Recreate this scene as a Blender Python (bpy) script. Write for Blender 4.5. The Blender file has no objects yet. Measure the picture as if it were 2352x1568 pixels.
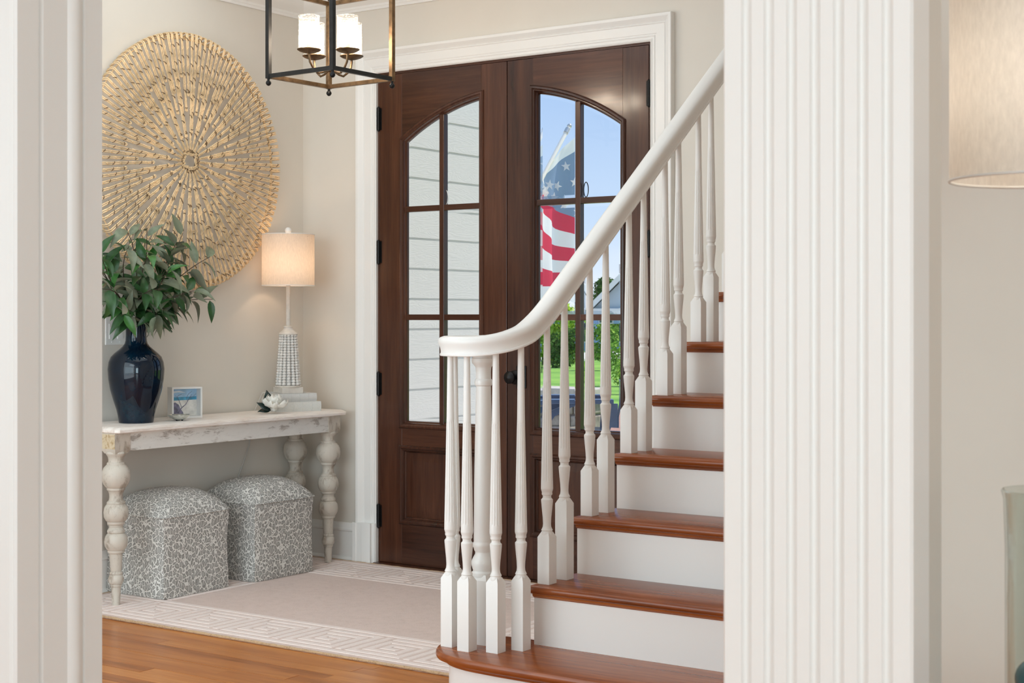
import bpy, bmesh, math, random
from mathutils import Vector, Matrix
random.seed(7)
PI = math.pi
sc = bpy.context.scene
COL = sc.collection

# ------------------------------------------------------------------ camera
cam_d = bpy.data.cameras.new('camera')
cam = bpy.data.objects.new('camera', cam_d)
COL.objects.link(cam)
cam.location = (5.319, -5.83, 1.236)
cam.rotation_euler = (PI/2, 0, math.radians(34.5))
cam_d.sensor_fit = 'HORIZONTAL'
cam_d.sensor_width = 36.0
cam_d.lens = 3470.0/2352*36
cam_d.shift_y = -58.0/2352
cam_d.clip_start = 0.05
cam_d.clip_end = 600
cam_d.dof.use_dof = True
cam_d.dof.focus_distance = 6.3
cam_d.dof.aperture_fstop = 16.0
sc.camera = cam

# ------------------------------------------------------------------ exposure
sc.view_settings.view_transform = 'Standard'
sc.view_settings.look = 'None'
sc.view_settings.gamma = 1.0
sc.view_settings.use_curve_mapping = False
sc.view_settings.exposure = 0.3
sc.cycles.use_denoising = True
sc.cycles.max_bounces = 12
sc.cycles.diffuse_bounces = 7
sc.cycles.transparent_max_bounces = 16
sc.cycles.sample_clamp_indirect = 6.0
sc.cycles.caustics_reflective = False
sc.cycles.caustics_refractive = False

# ------------------------------------------------------------------ sky
w = bpy.data.worlds.new('sky'); sc.world = w
w.use_nodes = True
nt = w.node_tree; N = nt.nodes; L = nt.links
N.clear()
out = N.new('ShaderNodeOutputWorld'); bg = N.new('ShaderNodeBackground')
tc = N.new('ShaderNodeTexCoord'); sep = N.new('ShaderNodeSeparateXYZ')
ramp = N.new('ShaderNodeValToRGB'); noise = N.new('ShaderNodeTexNoise')
cr = N.new('ShaderNodeValToRGB'); mix = N.new('ShaderNodeMix'); mix.data_type = 'RGBA'
mp = N.new('ShaderNodeMapping')
e = ramp.color_ramp.elements
e[0].position = 0.0; e[0].color = (0.74, 0.80, 0.87, 1)
e[1].position = 1.0; e[1].color = (0.22, 0.40, 0.74, 1)
k = e.new(0.06); k.color = (0.50, 0.64, 0.83, 1)
k = e.new(0.18); k.color = (0.30, 0.47, 0.76, 1)
noise.inputs['Scale'].default_value = 4.5; noise.inputs['Detail'].default_value = 5
mp.inputs['Scale'].default_value = (1, 1, 3.2)
cr.color_ramp.elements[0].position = 0.52; cr.color_ramp.elements[0].color = (0, 0, 0, 1)
cr.color_ramp.elements[1].position = 0.75; cr.color_ramp.elements[1].color = (0.7, 0.7, 0.7, 1)
L.new(tc.outputs['Generated'], sep.inputs[0]); L.new(sep.outputs['Z'], ramp.inputs[0])
L.new(tc.outputs['Generated'], mp.inputs[0]); L.new(mp.outputs[0], noise.inputs['Vector'])
L.new(noise.outputs[0], cr.inputs[0]); L.new(cr.outputs[0], mix.inputs[0])
L.new(ramp.outputs[0], mix.inputs[6]); mix.inputs[7].default_value = (0.80, 0.82, 0.85, 1)
L.new(mix.outputs[2], bg.inputs[0]); bg.inputs[1].default_value = 0.98
L.new(bg.outputs[0], out.inputs[0])

# ------------------------------------------------------------------ lights
def light(name, typ, loc, energy, color=(1, 1, 1), rot=(0, 0, 0), size=1, size_y=None, radius=None, spread=None):
    d = bpy.data.lights.new(name, typ); d.energy = energy; d.color = color
    if typ == 'AREA':
        d.size = size
        if size_y: d.shape = 'RECTANGLE'; d.size_y = size_y
        if spread: d.spread = spread
    if radius is not None: d.shadow_soft_size = radius
    o = bpy.data.objects.new(name, d); COL.objects.link(o)
    o.location = loc; o.rotation_euler = rot
    return o
sun = light('sun', 'SUN', (0, 20, 30), 4.2, (1, .94, .84), (math.radians(40.5), 0, math.radians(157.4)))
sun.data.angle = math.radians(0.6)
# daylight of the living-room windows behind the camera, and of its side windows
DAY = (.655, .885, 1.0)
light('window_light_rear', 'AREA', (3.6, -9.8, 1.55), 68, DAY, (PI/2, 0, 0), 6.0, 2.3)
light('window_light_side', 'AREA', (0.06, -7.0, 1.5), 22, DAY, (0, -PI/2, 0), 2.0, 2.6)
# unseen fill lights added for the foyer, the opening and the living room
light('fill_light_east', 'AREA', (9.45, -8.5, 1.45), 165, DAY, (0, PI/2, 0), 2.4, 2.8)  # added fill from the right, brightens the jamb and pier side
FILL = (.75, .91, 1.0)
light('fill_light_foyer', 'AREA', (1.35, -1.8, 2.905), 16, FILL, (0, 0, 0), 2.4, 2.2)  # added overhead fill for the foyer, no fixture there
light('fill_light_opening', 'AREA', (1.40, -4.3, 1.4), 43, FILL, (PI/2, 0, 0), 2.6, 2.2)  # added fill standing in for daylight from the living room
light('fill_light_living', 'AREA', (3.4, -6.4, 2.90), 25, FILL, (0, 0, 0), 2.2, 1.6)  # added overhead fill for the living room, no fixture there

# ------------------------------------------------------------------ materials
MATS = {}
def principled(name):
    m = bpy.data.materials.new(name); m.use_nodes = True
    nt = m.node_tree; b = nt.nodes['Principled BSDF']
    MATS[name] = m
    return m, nt, b
def n_noise(nt, scale, detail=4, rough=.55, coord='Object', mapscale=(1, 1, 1), rand=False, dist=0.0):
    t = nt.nodes.new('ShaderNodeTexCoord'); mp = nt.nodes.new('ShaderNodeMapping'); n = nt.nodes.new('ShaderNodeTexNoise')
    mp.inputs['Scale'].default_value = mapscale
    if coord == 'World':
        g = nt.nodes.new('ShaderNodeNewGeometry'); src = g.outputs['Position']
    else: src = t.outputs[coord]
    if rand:
        oi = nt.nodes.new('ShaderNodeObjectInfo'); ml = nt.nodes.new('ShaderNodeMath'); ml.operation = 'MULTIPLY'; ml.inputs[1].default_value = 57.3
        cb = nt.nodes.new('ShaderNodeCombineXYZ'); ad = nt.nodes.new('ShaderNodeVectorMath'); ad.operation = 'ADD'
        nt.links.new(oi.outputs['Random'], ml.inputs[0])
        for i in range(3): nt.links.new(ml.outputs[0], cb.inputs[i])
        nt.links.new(src, ad.inputs[0]); nt.links.new(cb.outputs[0], ad.inputs[1]); src = ad.outputs[0]
    nt.links.new(src, mp.inputs[0]); nt.links.new(mp.outputs[0], n.inputs['Vector'])
    n.inputs['Scale'].default_value = scale; n.inputs['Detail'].default_value = detail
    n.inputs['Roughness'].default_value = rough; n.inputs['Distortion'].default_value = dist
    return n
def n_ramp(nt, src, stops, interp='LINEAR'):
    r = nt.nodes.new('ShaderNodeValToRGB'); e = r.color_ramp.elements; r.color_ramp.interpolation = interp
    while len(e) < len(stops): e.new(0.5)
    for i, (p, c) in enumerate(stops): e[i].position = p; e[i].color = (*c, 1)
    nt.links.new(src, r.inputs[0]); return r
def n_bump(nt, b, src, strength, dist=0.002):
    bp = nt.nodes.new('ShaderNodeBump'); bp.inputs['Strength'].default_value = strength; bp.inputs['Distance'].default_value = dist
    nt.links.new(src, bp.inputs['Height']); nt.links.new(bp.outputs[0], b.inputs['Normal'])
def plain(name, col, rough=.5, metal=0.0, var=0.0, scale=20, spec=.5, bump=0.0, coat=0.0):
    m, nt, b = principled(name)
    b.inputs['Base Color'].default_value = (*col, 1); b.inputs['Roughness'].default_value = rough
    b.inputs['Metallic'].default_value = metal; b.inputs['Specular IOR Level'].default_value = spec
    b.inputs['Coat Weight'].default_value = coat
    if var or bump:
        n = n_noise(nt, scale)
        if var:
            lo = tuple(c*(1-var) for c in col); hi = tuple(min(1, c*(1+var)) for c in col)
            r = n_ramp(nt, n.outputs[0], [(.3, lo), (.7, hi)]); nt.links.new(r.outputs[0], b.inputs['Base Color'])
        if bump: n_bump(nt, b, n.outputs[0], bump)
    return m
def wood(name, stops, grain=(1, 14, 14), rough=.35, coat=0.0, coord='Object', scale=6, rand=True, bump=.05, streak=.5):
    m, nt, b = principled(name)
    n1 = n_noise(nt, scale, 6, .6, coord, grain, rand, .6)
    n2 = n_noise(nt, scale*.35, 3, .5, coord, tuple(.35*g if g > 1 else .6 for g in grain), rand, 1.2)
    mx = nt.nodes.new('ShaderNodeMix'); mx.data_type = 'FLOAT'; mx.inputs[0].default_value = streak
    nt.links.new(n1.outputs[0], mx.inputs[2]); nt.links.new(n2.outputs[0], mx.inputs[3])
    src = mx.outputs[0]
    if rand:
        oi = nt.nodes.new('ShaderNodeObjectInfo'); mr = nt.nodes.new('ShaderNodeMapRange')
        mr.inputs[3].default_value = -.07; mr.inputs[4].default_value = .07
        ad = nt.nodes.new('ShaderNodeMath'); ad.operation = 'ADD'
        nt.links.new(oi.outputs['Random'], mr.inputs[0]); nt.links.new(src, ad.inputs[0]); nt.links.new(mr.outputs[0], ad.inputs[1])
        src = ad.outputs[0]
    r = n_ramp(nt, src, stops); nt.links.new(r.outputs[0], b.inputs['Base Color'])
    b.inputs['Roughness'].default_value = rough; b.inputs['Specular IOR Level'].default_value = .32; b.inputs['Coat Weight'].default_value = coat; b.inputs['Coat Roughness'].default_value = .12
    if bump: n_bump(nt, b, n1.outputs[0], bump, .001)
    return m

M_wall = plain('greige_wall_paint', (.69, .645, .58), .65, var=.02, scale=3, spec=.25)
M_white = plain('white_trim_paint', (.80, .785, .76), .33, spec=.45)
M_ceil = plain('white_ceiling_paint', (.82, .81, .79), .8)
M_floor = wood('oak_floor', [(.25, (.20, .058, .012)), (.45, (.42, .142, .034)), (.6, (.53, .20, .052)), (.78, (.66, .29, .09))],
               (1.1, 15, 15), .32, .12, 'World', 3.2)
M_tread = wood('stair_oak', [(.25, (.08, .016, .003)), (.45, (.23, .055, .010)), (.6, (.33, .088, .018)), (.8, (.46, .15, .036))],
               (1.0, 14, 14), .26, .12, 'World', 4)
DW = [(.25, (.022, .007, .004)), (.45, (.05, .017, .009)), (.6, (.075, .026, .013)), (.8, (.115, .043, .022))]
M_doorv = wood('mahogany_upright_grain', DW, (16, 16, .9), .27, .3, 'World', 4)
M_doorh = wood('mahogany_level_grain', DW, (.9, 16, 16), .27, .3, 'World', 4)
M_black = plain('black_iron', (.012, .011, .011), .38, .6)
M_bronze = plain('aged_bronze', (.17, .105, .055), .38, .85, var=.45, scale=35)
M_iron = plain('dark_lantern_iron', (.020, .019, .018), .42, .5, var=.3, scale=30)

def make_wash(name, base, dark, rough=.6, amt=.62, mapscale=(1, 1, 1), sc_=14):
    m, nt, b = principled(name)
    n = n_noise(nt, sc_, 8, .72, 'Object', mapscale, False, .4)
    r = n_ramp(nt, n.outputs[0], [(.30, dark), (.40, tuple((d+c)/2 for d, c in zip(dark, base))), (amt-.1, base), (.8, tuple(min(1, c*1.1) for c in base))])
    nt.links.new(r.outputs[0], b.inputs['Base Color']); b.inputs['Roughness'].default_value = rough
    n_bump(nt, b, n.outputs[0], .25, .002)
    return m
M_wash_top = make_wash('whitewashed_tabletop', (.88, .815, .76), (.66, .55, .47), .42, .62, (8, 1, 8), 5)
M_wash_apron = make_wash('chalky_white_apron', (.72, .70, .66), (.20, .15, .11), .6, .56, (3, 1, 3), 9)
M_wash_leg = make_wash('limed_wood_leg', (.58, .53, .46), (.27, .21, .155), .5, .58, (1, 1, .6), 16)
M_wash_gold = make_wash('cracked_end_grain', (.62, .52, .36), (.36, .22, .08), .6, .6, (1, 1, 1), 60)

def leopard():
    m, nt, b = principled('grey_leopard_fabric')
    t = nt.nodes.new('ShaderNodeTexCoord')
    nz = nt.nodes.new('ShaderNodeTexNoise'); nz.inputs['Scale'].default_value = 26; nz.inputs['Detail'].default_value = 2
    ad = nt.nodes.new('ShaderNodeMix'); ad.data_type = 'RGBA'; ad.blend_type = 'LINEAR_LIGHT'; ad.inputs[0].default_value = .018
    mp = nt.nodes.new('ShaderNodeMapping'); mp.inputs['Scale'].default_value = (1.2, 1.2, .85)
    v = nt.nodes.new('ShaderNodeTexVoronoi'); v.feature = 'DISTANCE_TO_EDGE'; v.inputs['Scale'].default_value = 46
    nt.links.new(t.outputs['Object'], nz.inputs['Vector']); nt.links.new(t.outputs['Object'], ad.inputs[6]); nt.links.new(nz.outputs['Color'], ad.inputs[7])
    nt.links.new(ad.outputs[2], mp.inputs[0]); nt.links.new(mp.outputs[0], v.inputs['Vector'])
    r = n_ramp(nt, v.outputs['Distance'], [(.055, (.74, .72, .68)), (.10, (.235, .225, .205)), (.20, (.30, .29, .27)), (.34, (.42, .405, .38))])
    nt.links.new(r.outputs[0], b.inputs['Base Color']); b.inputs['Roughness'].default_value = .85
    wv = nt.nodes.new('ShaderNodeTexNoise'); wv.inputs['Scale'].default_value = 420; nt.links.new(t.outputs['Object'], wv.inputs['Vector'])
    n_bump(nt, b, wv.outputs[0], .15, .001)
    return m
M_leopard = leopard()
def pile(name, col, dark, scale=260):
    m, nt, b = principled(name)
    n = n_noise(nt, scale, 3, .7); n2 = n_noise(nt, 28, 4, .7)
    mx = nt.nodes.new('ShaderNodeMix'); mx.data_type = 'FLOAT'; mx.inputs[0].default_value = .35
    nt.links.new(n.outputs[0], mx.inputs[2]); nt.links.new(n2.outputs[0], mx.inputs[3])
    r = n_ramp(nt, mx.outputs[0], [(.3, dark), (.5, col), (.75, tuple(min(1, c*1.08) for c in col))])
    nt.links.new(r.outputs[0], b.inputs['Base Color']); b.inputs['Roughness'].default_value = .95; b.inputs['Specular IOR Level'].default_value = .1
    b.inputs['Sheen Weight'].default_value = .15
    n_bump(nt, b, n.outputs[0], .5, .003)
    return m
M_rug = pile('blush_wool_pile', (.70, .55, .49), (.55, .41, .35))
M_rugkey = pile('cream_wool_relief', (.84, .72, .67), (.72, .58, .53))
M_rugedge = pile('jute_binding', (.52, .36, .22), (.26, .15, .07), 160)
M_straw = plain('pale_rattan', (.76, .555, .325), .5, var=.28, scale=22)
M_tie = plain('dark_rattan_tie', (.13, .075, .035), .6)

def glaze():
    m, nt, b = principled('navy_glaze')
    n = n_noise(nt, 14, 5, .6); r = n_ramp(nt, n.outputs[0], [(.3, (.001, .004, .010)), (.55, (.001, .010, .024)), (.8, (.002, .026, .040))])
    nt.links.new(r.outputs[0], b.inputs['Base Color']); b.inputs['Roughness'].default_value = .04; b.inputs['Specular IOR Level'].default_value = .42; b.inputs['Coat Weight'].default_value = 0; b.inputs['Coat Roughness'].default_value = .03
    return m
M_glaze = glaze()
def leafmat(name, col, back, rough=.42):
    m, nt, b = principled(name)
    g = nt.nodes.new('ShaderNodeNewGeometry'); mx = nt.nodes.new('ShaderNodeMix'); mx.data_type = 'RGBA'
    n = n_noise(nt, 30, 3, .6); r = n_ramp(nt, n.outputs[0], [(.3, tuple(c*.72 for c in col)), (.7, tuple(c*1.25 for c in col))])
    nt.links.new(g.outputs['Backfacing'], mx.inputs[0]); nt.links.new(r.outputs[0], mx.inputs[6]); mx.inputs[7].default_value = (*back, 1)
    nt.links.new(mx.outputs[2], b.inputs['Base Color']); b.inputs['Roughness'].default_value = rough
    return m
M_leafA = leafmat('deep_green_leaf', (.020, .075, .018), (.19, .215, .15), .38)
M_leafB = leafmat('sage_leaf', (.15, .18, .115), (.24, .26, .19), .45)
M_leafC = leafmat('bright_green_leaf', (.04, .15, .03), (.22, .24, .16), .4)
M_stem = plain('brown_stem', (.05, .032, .02), .6)
M_frame = plain('white_lacquer', (.78, .77, .75), .35)
M_linen = plain('pale_book_linen', (.64, .635, .60), .75, var=.05, scale=240, bump=.15)
M_linen2 = plain('grey_book_linen', (.60, .59, .57), .75, var=.05, scale=240, bump=.15)
M_page = plain('book_pages', (.74, .71, .65), .8, var=.06, scale=300)
M_petal = plain('magnolia_petal', (.80, .78, .72), .5, var=.03, scale=30)
M_magleaf = plain('dark_magnolia_leaf', (.008, .022, .018), .25, var=.3, scale=30)
M_bead = plain('chalk_white_bead', (.72, .70, .67), .55, var=.12, scale=60)
M_lampw = plain('distressed_white_lamp', (.66, .61, .55), .55, var=.08, scale=40)
M_shell = plain('silver_shell', (.62, .62, .56), .25, .6, var=.35, scale=40)
M_switch = plain('white_switch_plastic', (.80, .79, .775), .3)
def shade(name, col, tr=.45):
    m = bpy.data.materials.new(name); m.use_nodes = True; nt = m.node_tree; nt.nodes.clear()
    o = nt.nodes.new('ShaderNodeOutputMaterial'); d = nt.nodes.new('ShaderNodeBsdfDiffuse'); t = nt.nodes.new('ShaderNodeBsdfTranslucent'); mx = nt.nodes.new('ShaderNodeMixShader')
    n = n_noise(nt, 160, 3, .7, 'Object', (1, 1, .3)); r = n_ramp(nt, n.outputs[0], [(.3, tuple(c*.86 for c in col)), (.7, col)])
    nt.links.new(r.outputs[0], d.inputs[0]); nt.links.new(r.outputs[0], t.inputs[0]); mx.inputs[0].default_value = tr
    nt.links.new(d.outputs[0], mx.inputs[1]); nt.links.new(t.outputs[0], mx.inputs[2]); nt.links.new(mx.outputs[0], o.inputs[0])
    MATS[name] = m; return m
M_shade = shade('linen_lampshade', (.80, .70, .60))
M_shade2 = shade('ivory_lampshade', (.80, .755, .70), .4)
def emit(name, col, s):
    m = bpy.data.materials.new(name); m.use_nodes = True; nt = m.node_tree; nt.nodes.clear()
    o = nt.nodes.new('ShaderNodeOutputMaterial'); e = nt.nodes.new('ShaderNodeEmission'); e.inputs[0].default_value = (*col, 1); e.inputs[1].default_value = s
    nt.links.new(e.outputs[0], o.inputs[0]); return m
M_bulb = emit('lit_bulb', (1, .80, .52), 9)
M_candle = plain('ivory_candle_sleeve', (.72, .52, .28), .6)
def glass(name, tint=(1, 1, 1), seeds=False, gloss=1.0):
    m = bpy.data.materials.new(name); m.use_nodes = True; nt = m.node_tree; nt.nodes.clear()
    o = nt.nodes.new('ShaderNodeOutputMaterial'); t = nt.nodes.new('ShaderNodeBsdfTransparent'); g = nt.nodes.new('ShaderNodeBsdfGlossy'); mx = nt.nodes.new('ShaderNodeMixShader')
    lw = nt.nodes.new('ShaderNodeLayerWeight'); lw.inputs[0].default_value = .5
    pw = nt.nodes.new('ShaderNodeMath'); pw.operation = 'POWER'; pw.inputs[1].default_value = 4.0; nt.links.new(lw.outputs['Facing'], pw.inputs[0])
    f = nt.nodes.new('ShaderNodeMath'); f.operation = 'MULTIPLY_ADD'; f.inputs[1].default_value = .80; f.inputs[2].default_value = .05; nt.links.new(pw.outputs[0], f.inputs[0])
    t.inputs[0].default_value = (*tint, 1); g.inputs['Roughness'].default_value = .02
    ml = nt.nodes.new('ShaderNodeMath'); ml.operation = 'MULTIPLY'; ml.inputs[1].default_value = gloss
    nt.links.new(f.outputs[0], ml.inputs[0]); nt.links.new(ml.outputs[0], mx.inputs[0])
    nt.links.new(t.outputs[0], mx.inputs[1]); nt.links.new(g.outputs[0], mx.inputs[2])
    last = mx
    if seeds:
        n = n_noise(nt, 170, 2, .6); r = n_ramp(nt, n.outputs[0], [(.47, (.03,)*3), (.66, (.36,)*3)])
        tr = nt.nodes.new('ShaderNodeBsdfTranslucent'); tr.inputs[0].default_value = (.95, .93, .88, 1)
        df = nt.nodes.new('ShaderNodeBsdfDiffuse'); df.inputs[0].default_value = (.9, .9, .88, 1)
        m3 = nt.nodes.new('ShaderNodeMixShader'); nt.links.new(tr.outputs[0], m3.inputs[1]); nt.links.new(df.outputs[0], m3.inputs[2])
        m2 = nt.nodes.new('ShaderNodeMixShader'); nt.links.new(r.outputs[0], m2.inputs[0])
        nt.links.new(mx.outputs[0], m2.inputs[1]); nt.links.new(m3.outputs[0], m2.inputs[2]); last = m2
    nt.links.new(last.outputs[0], o.inputs[0]); return m
M_glass = glass('door_glass', gloss=.45)
M_seed = glass('seeded_glass', seeds=True)
M_clear = glass('clear_vase_glass', (.90, .92, .90))
def bevelglass():
    m = bpy.data.materials.new('bevelled_glass_edge'); m.use_nodes = True; nt = m.node_tree; nt.nodes.clear()
    o = nt.nodes.new('ShaderNodeOutputMaterial'); r = nt.nodes.new('ShaderNodeBsdfRefraction'); r.inputs['IOR'].default_value = 1.05; r.inputs['Roughness'].default_value = 0.0
    t = nt.nodes.new('ShaderNodeBsdfTransparent'); mx = nt.nodes.new('ShaderNodeMixShader'); mx.inputs[0].default_value = .75
    nt.links.new(t.outputs[0], mx.inputs[1]); nt.links.new(r.outputs[0], mx.inputs[2]); nt.links.new(mx.outputs[0], o.inputs[0]); return m
M_bevel = bevelglass()

# ------------------------------------------------------------------ mesh helpers
class MB:
    def __init__(s): s.v = []; s.f = []; s.m = []
    def add(s, vs, fs, mi=0):
        b = len(s.v); s.v += [tuple(v) for v in vs]
        for f in fs: s.f.append(tuple(i+b for i in f)); s.m.append(mi)
        return s
    def box(s, x0, x1, y0, y1, z0, z1, mi=0):
        v = [(x0, y0, z0), (x1, y0, z0), (x1, y1, z0), (x0, y1, z0), (x0, y0, z1), (x1, y0, z1), (x1, y1, z1), (x0, y1, z1)]
        return s.add(v, [(0, 3, 2, 1), (4, 5, 6, 7), (0, 1, 5, 4), (1, 2, 6, 5), (2, 3, 7, 6), (3, 0, 4, 7)], mi)
    def obox(s, c, ex, ey, ez, hx, hy, hz, mi=0):
        c = Vector(c); ex, ey, ez = Vector(ex).normalized(), Vector(ey).normalized(), Vector(ez).normalized(); v = []
        for k in (-1, 1):
            for a, b in ((-1, -1), (1, -1), (1, 1), (-1, 1)): v.append(c+ex*hx*a+ey*hy*b+ez*hz*k)
        return s.add(v, [(0, 3, 2, 1), (4, 5, 6, 7), (0, 1, 5, 4), (1, 2, 6, 5), (2, 3, 7, 6), (3, 0, 4, 7)], mi)
    def prism(s, poly, z0, z1, axis='z', mi=0):
        n = len(poly)
        def P(p, t):
            if axis == 'z': return (p[0], p[1], t)
            if axis == 'x': return (t, p[0], p[1])
            return (p[0], t, p[1])
        v = [P(p, z0) for p in poly]+[P(p, z1) for p in poly]
        fs = [tuple(range(n-1, -1, -1)), tuple(range(n, 2*n))]+[(i, (i+1) % n, (i+1) % n+n, i+n) for i in range(n)]
        return s.add(v, fs, mi)
    def lathe(s, prof, c=(0, 0, 0), n=28, mi=0, cap=True, mod=None, axis=None):
        c = Vector(c); v = []
        if axis is None: ax, ay, az = Vector((1, 0, 0)), Vector((0, 1, 0)), Vector((0, 0, 1))
        else:
            az = Vector(axis).normalized(); ax = az.orthogonal().normalized(); ay = az.cross(ax)
        for (z, r) in prof:
            for i in range(n):
                a = 2*PI*i/n; rr = r*(mod(a, z, r) if mod else 1)
                v.append(c+ax*(rr*math.cos(a))+ay*(rr*math.sin(a))+az*z)
        fs = []
        for j in range(len(prof)-1):
            for i in range(n):
                i2 = (i+1) % n; fs.append((j*n+i, j*n+i2, (j+1)*n+i2, (j+1)*n+i))
        if cap:
            fs.append(tuple(range(n-1, -1, -1))); b = (len(prof)-1)*n; fs.append(tuple(range(b, b+n)))
        return s.add(v, fs, mi)
    def tube(s, pts, r, n=8, mi=0, cap=True, closed=False):
        pts = [Vector(p) for p in pts]; m = len(pts); v = []; prev = None
        rs = r if isinstance(r, (list, tuple)) else [r]*m
        for i, p in enumerate(pts):
            if closed: t = (pts[(i+1) % m]-pts[i-1])
            else: t = pts[min(i+1, m-1)]-pts[max(i-1, 0)]
            t.normalize()
            if prev is None: u = t.orthogonal().normalized()
            else:
                u = prev-t*prev.dot(t)
                u = u.normalized() if u.length > 1e-6 else t.orthogonal().normalized()
            prev = u; w_ = t.cross(u)
            for k in range(n):
                a = 2*PI*k/n; v.append(p+(u*math.cos(a)+w_*math.sin(a))*rs[i])
        fs = []
        for i in range(m if closed else m-1):
            j = (i+1) % m
            for k in range(n): k2 = (k+1) % n; fs.append((i*n+k, i*n+k2, j*n+k2, j*n+k))
        if cap and not closed: fs.append(tuple(range(n-1, -1, -1))); fs.append(tuple(range((m-1)*n, m*n)))
        return s.add(v, fs, mi)
    def sphere(s, c, r, n=12, m=8, mi=0, sq=(1, 1, 1)):
        c = Vector(c); v = [c+Vector((0, 0, -r*sq[2]))]
        for j in range(1, m):
            a = -PI/2+PI*j/m
            for i in range(n):
                b = 2*PI*i/n; v.append(c+Vector((r*sq[0]*math.cos(a)*math.cos(b), r*sq[1]*math.cos(a)*math.sin(b), r*sq[2]*math.sin(a))))
        v.append(c+Vector((0, 0, r*sq[2]))); fs = []
        for i in range(n): fs.append((0, 1+(i+1) % n, 1+i))
        for j in range(m-2):
            for i in range(n): a = 1+j*n; i2 = (i+1) % n; fs.append((a+i, a+i2, a+n+i2, a+n+i))
        b = 1+(m-2)*n; T = len(v)-1
        for i in range(n): fs.append((b+i, b+(i+1) % n, T))
        return s.add(v, fs, mi)
    def loft(s, rings, mi=0, closed=True, cap=True):
        n = len(rings[0]); v = [p for r in rings for p in r]; fs = []
        for j in range(len(rings)-1):
            for i in range(n if closed else n-1):
                i2 = (i+1) % n; fs.append((j*n+i, j*n+i2, (j+1)*n+i2, (j+1)*n+i))
        if cap: fs.append(tuple(range(n-1, -1, -1))); fs.append(tuple(range((len(rings)-1)*n, len(rings)*n)))
        return s.add(v, fs, mi)
    def mesh(s, name, mats, smooth=None, bevel=0.0, fix=True):
        me = bpy.data.meshes.new(name); me.from_pydata(s.v, [], s.f)
        for m in (mats if isinstance(mats, (list, tuple)) else [mats]): me.materials.append(m)
        if len(set(s.m)) > 1: me.polygons.foreach_set('material_index', s.m)
        if bevel or fix:
            bm = bmesh.new(); bm.from_mesh(me)
            if bevel: bmesh.ops.bevel(bm, geom=[e_ for e_ in bm.edges if len(e_.link_faces) == 2 and e_.calc_face_angle(0) > .5], offset=bevel, segments=2, affect='EDGES', profile=.5, clamp_overlap=True)
            if fix: bmesh.ops.recalc_face_normals(bm, faces=bm.faces[:])
            bm.to_mesh(me); bm.free()
        if smooth:
            me.polygons.foreach_set('use_smooth', [True]*len(me.polygons)); me.set_sharp_from_angle(angle=smooth)
        me.update(); return me
    def build(s, name, mats, parent=None, smooth=None, bevel=0.0, loc=None, fix=True):
        return link(name, s.mesh(name, mats, smooth, bevel, fix), parent, loc)
def link(name, me, parent=None, loc=None):
    o = bpy.data.objects.new(name, me); COL.objects.link(o)
    if parent: o.parent = parent
    if loc is not None: o.location = loc
    return o
def thing(name, label, cat, loc=(0, 0, 0), rz=0, group=None, kind=None):
    o = bpy.data.objects.new(name, None); COL.objects.link(o); o.empty_display_size = .1
    o.location = loc; o.rotation_euler = (0, 0, rz); tag(o, label, cat, group, kind); return o
def tag(o, label=None, cat=None, group=None, kind=None):
    if label: o['label'] = label
    if cat: o['category'] = cat
    if group: o['group'] = group
    if kind: o['kind'] = kind
    return o
def struct(name, mb, mat, label, cat, smooth=None, bevel=0.0):
    o = mb.build(name, mat, None, smooth, bevel); tag(o, label, cat, kind='structure'); return o
def arc(cx, cy, r, a0, a1, n):
    return [(cx+r*math.cos(math.radians(a0+(a1-a0)*i/n)), cy+r*math.sin(math.radians(a0+(a1-a0)*i/n))) for i in range(n+1)]

# ================================================================== SETTING
CEIL = 2.92
fl = struct('floor', MB().box(-.15, 9.6, -10.1, .06, -.12, -.012), M_floor, 'glossy orange oak strip floor running under the pink rug', 'floor')
# oak strips, one by one
unit = MB().box(0, 1, 0, 1, 0, 1).mesh('plank', M_floor)
PW = .0572*1.22
row = 0; y = -4.75
while y < 0:
    x = .0 - random.uniform(0, 0)
    first = True
    while x < 4.4:
        ln = random.choice((.9, 1.2, 1.5, 1.9)) if not first else random.uniform(.4, 1.7)
        first = False
        x1 = min(x+ln, 4.4)
        o = link('plank', unit, fl, (x+.0006, y+.0006, -.0125)); o.scale = (x1-x-.0012, min(PW, -y)-.0012, .0125+random.uniform(-.0004, .0004))
        x = x1
    y += PW; row += 1
struct('ceiling', MB().box(-.15, 9.6, -10.1, .06, CEIL, CEIL+.1), M_ceil, 'white ceiling above the crown moulding', 'ceiling')
struct('wall_left', MB().box(-.15, 0, -10.1, 0.0, -.1, CEIL), M_wall, 'greige wall behind the console table and rattan disc', 'wall')
DX0, DX1, DZ = .50, 2.058, 2.446
wb = MB()
wb.box(-.15, DX0, 0, .16, -.1, CEIL); wb.box(DX1, 3.86, 0, .16, -.1, CEIL); wb.box(DX0, DX1, 0, .16, DZ, CEIL)
struct('wall_back', wb, M_wall, 'greige wall around the double front doors', 'wall')
struct('wall_stair', MB().box(3.72, 3.86, -2.55, 0, -.1, CEIL).box(3.86, 4.24, -2.55, -2.41, -.1, CEIL).box(4.1, 4.24, -3.16, -2.55, -.1, CEIL), M_wall, 'greige wall along the right of the staircase', 'wall')
struct('wall_right', MB().box(4.1, 9.6, -3.3, -3.16, -.1, CEIL), M_wall, 'greige wall behind the lit drum lamp at right', 'wall')
struct('wall_living', MB().box(9.5, 9.6, -10.1, -3.3, -.1, CEIL).box(-.15, 9.6, -10.2, -10.05, -.1, CEIL), M_wall, 'greige walls of the living room behind the viewer', 'wall')

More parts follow.
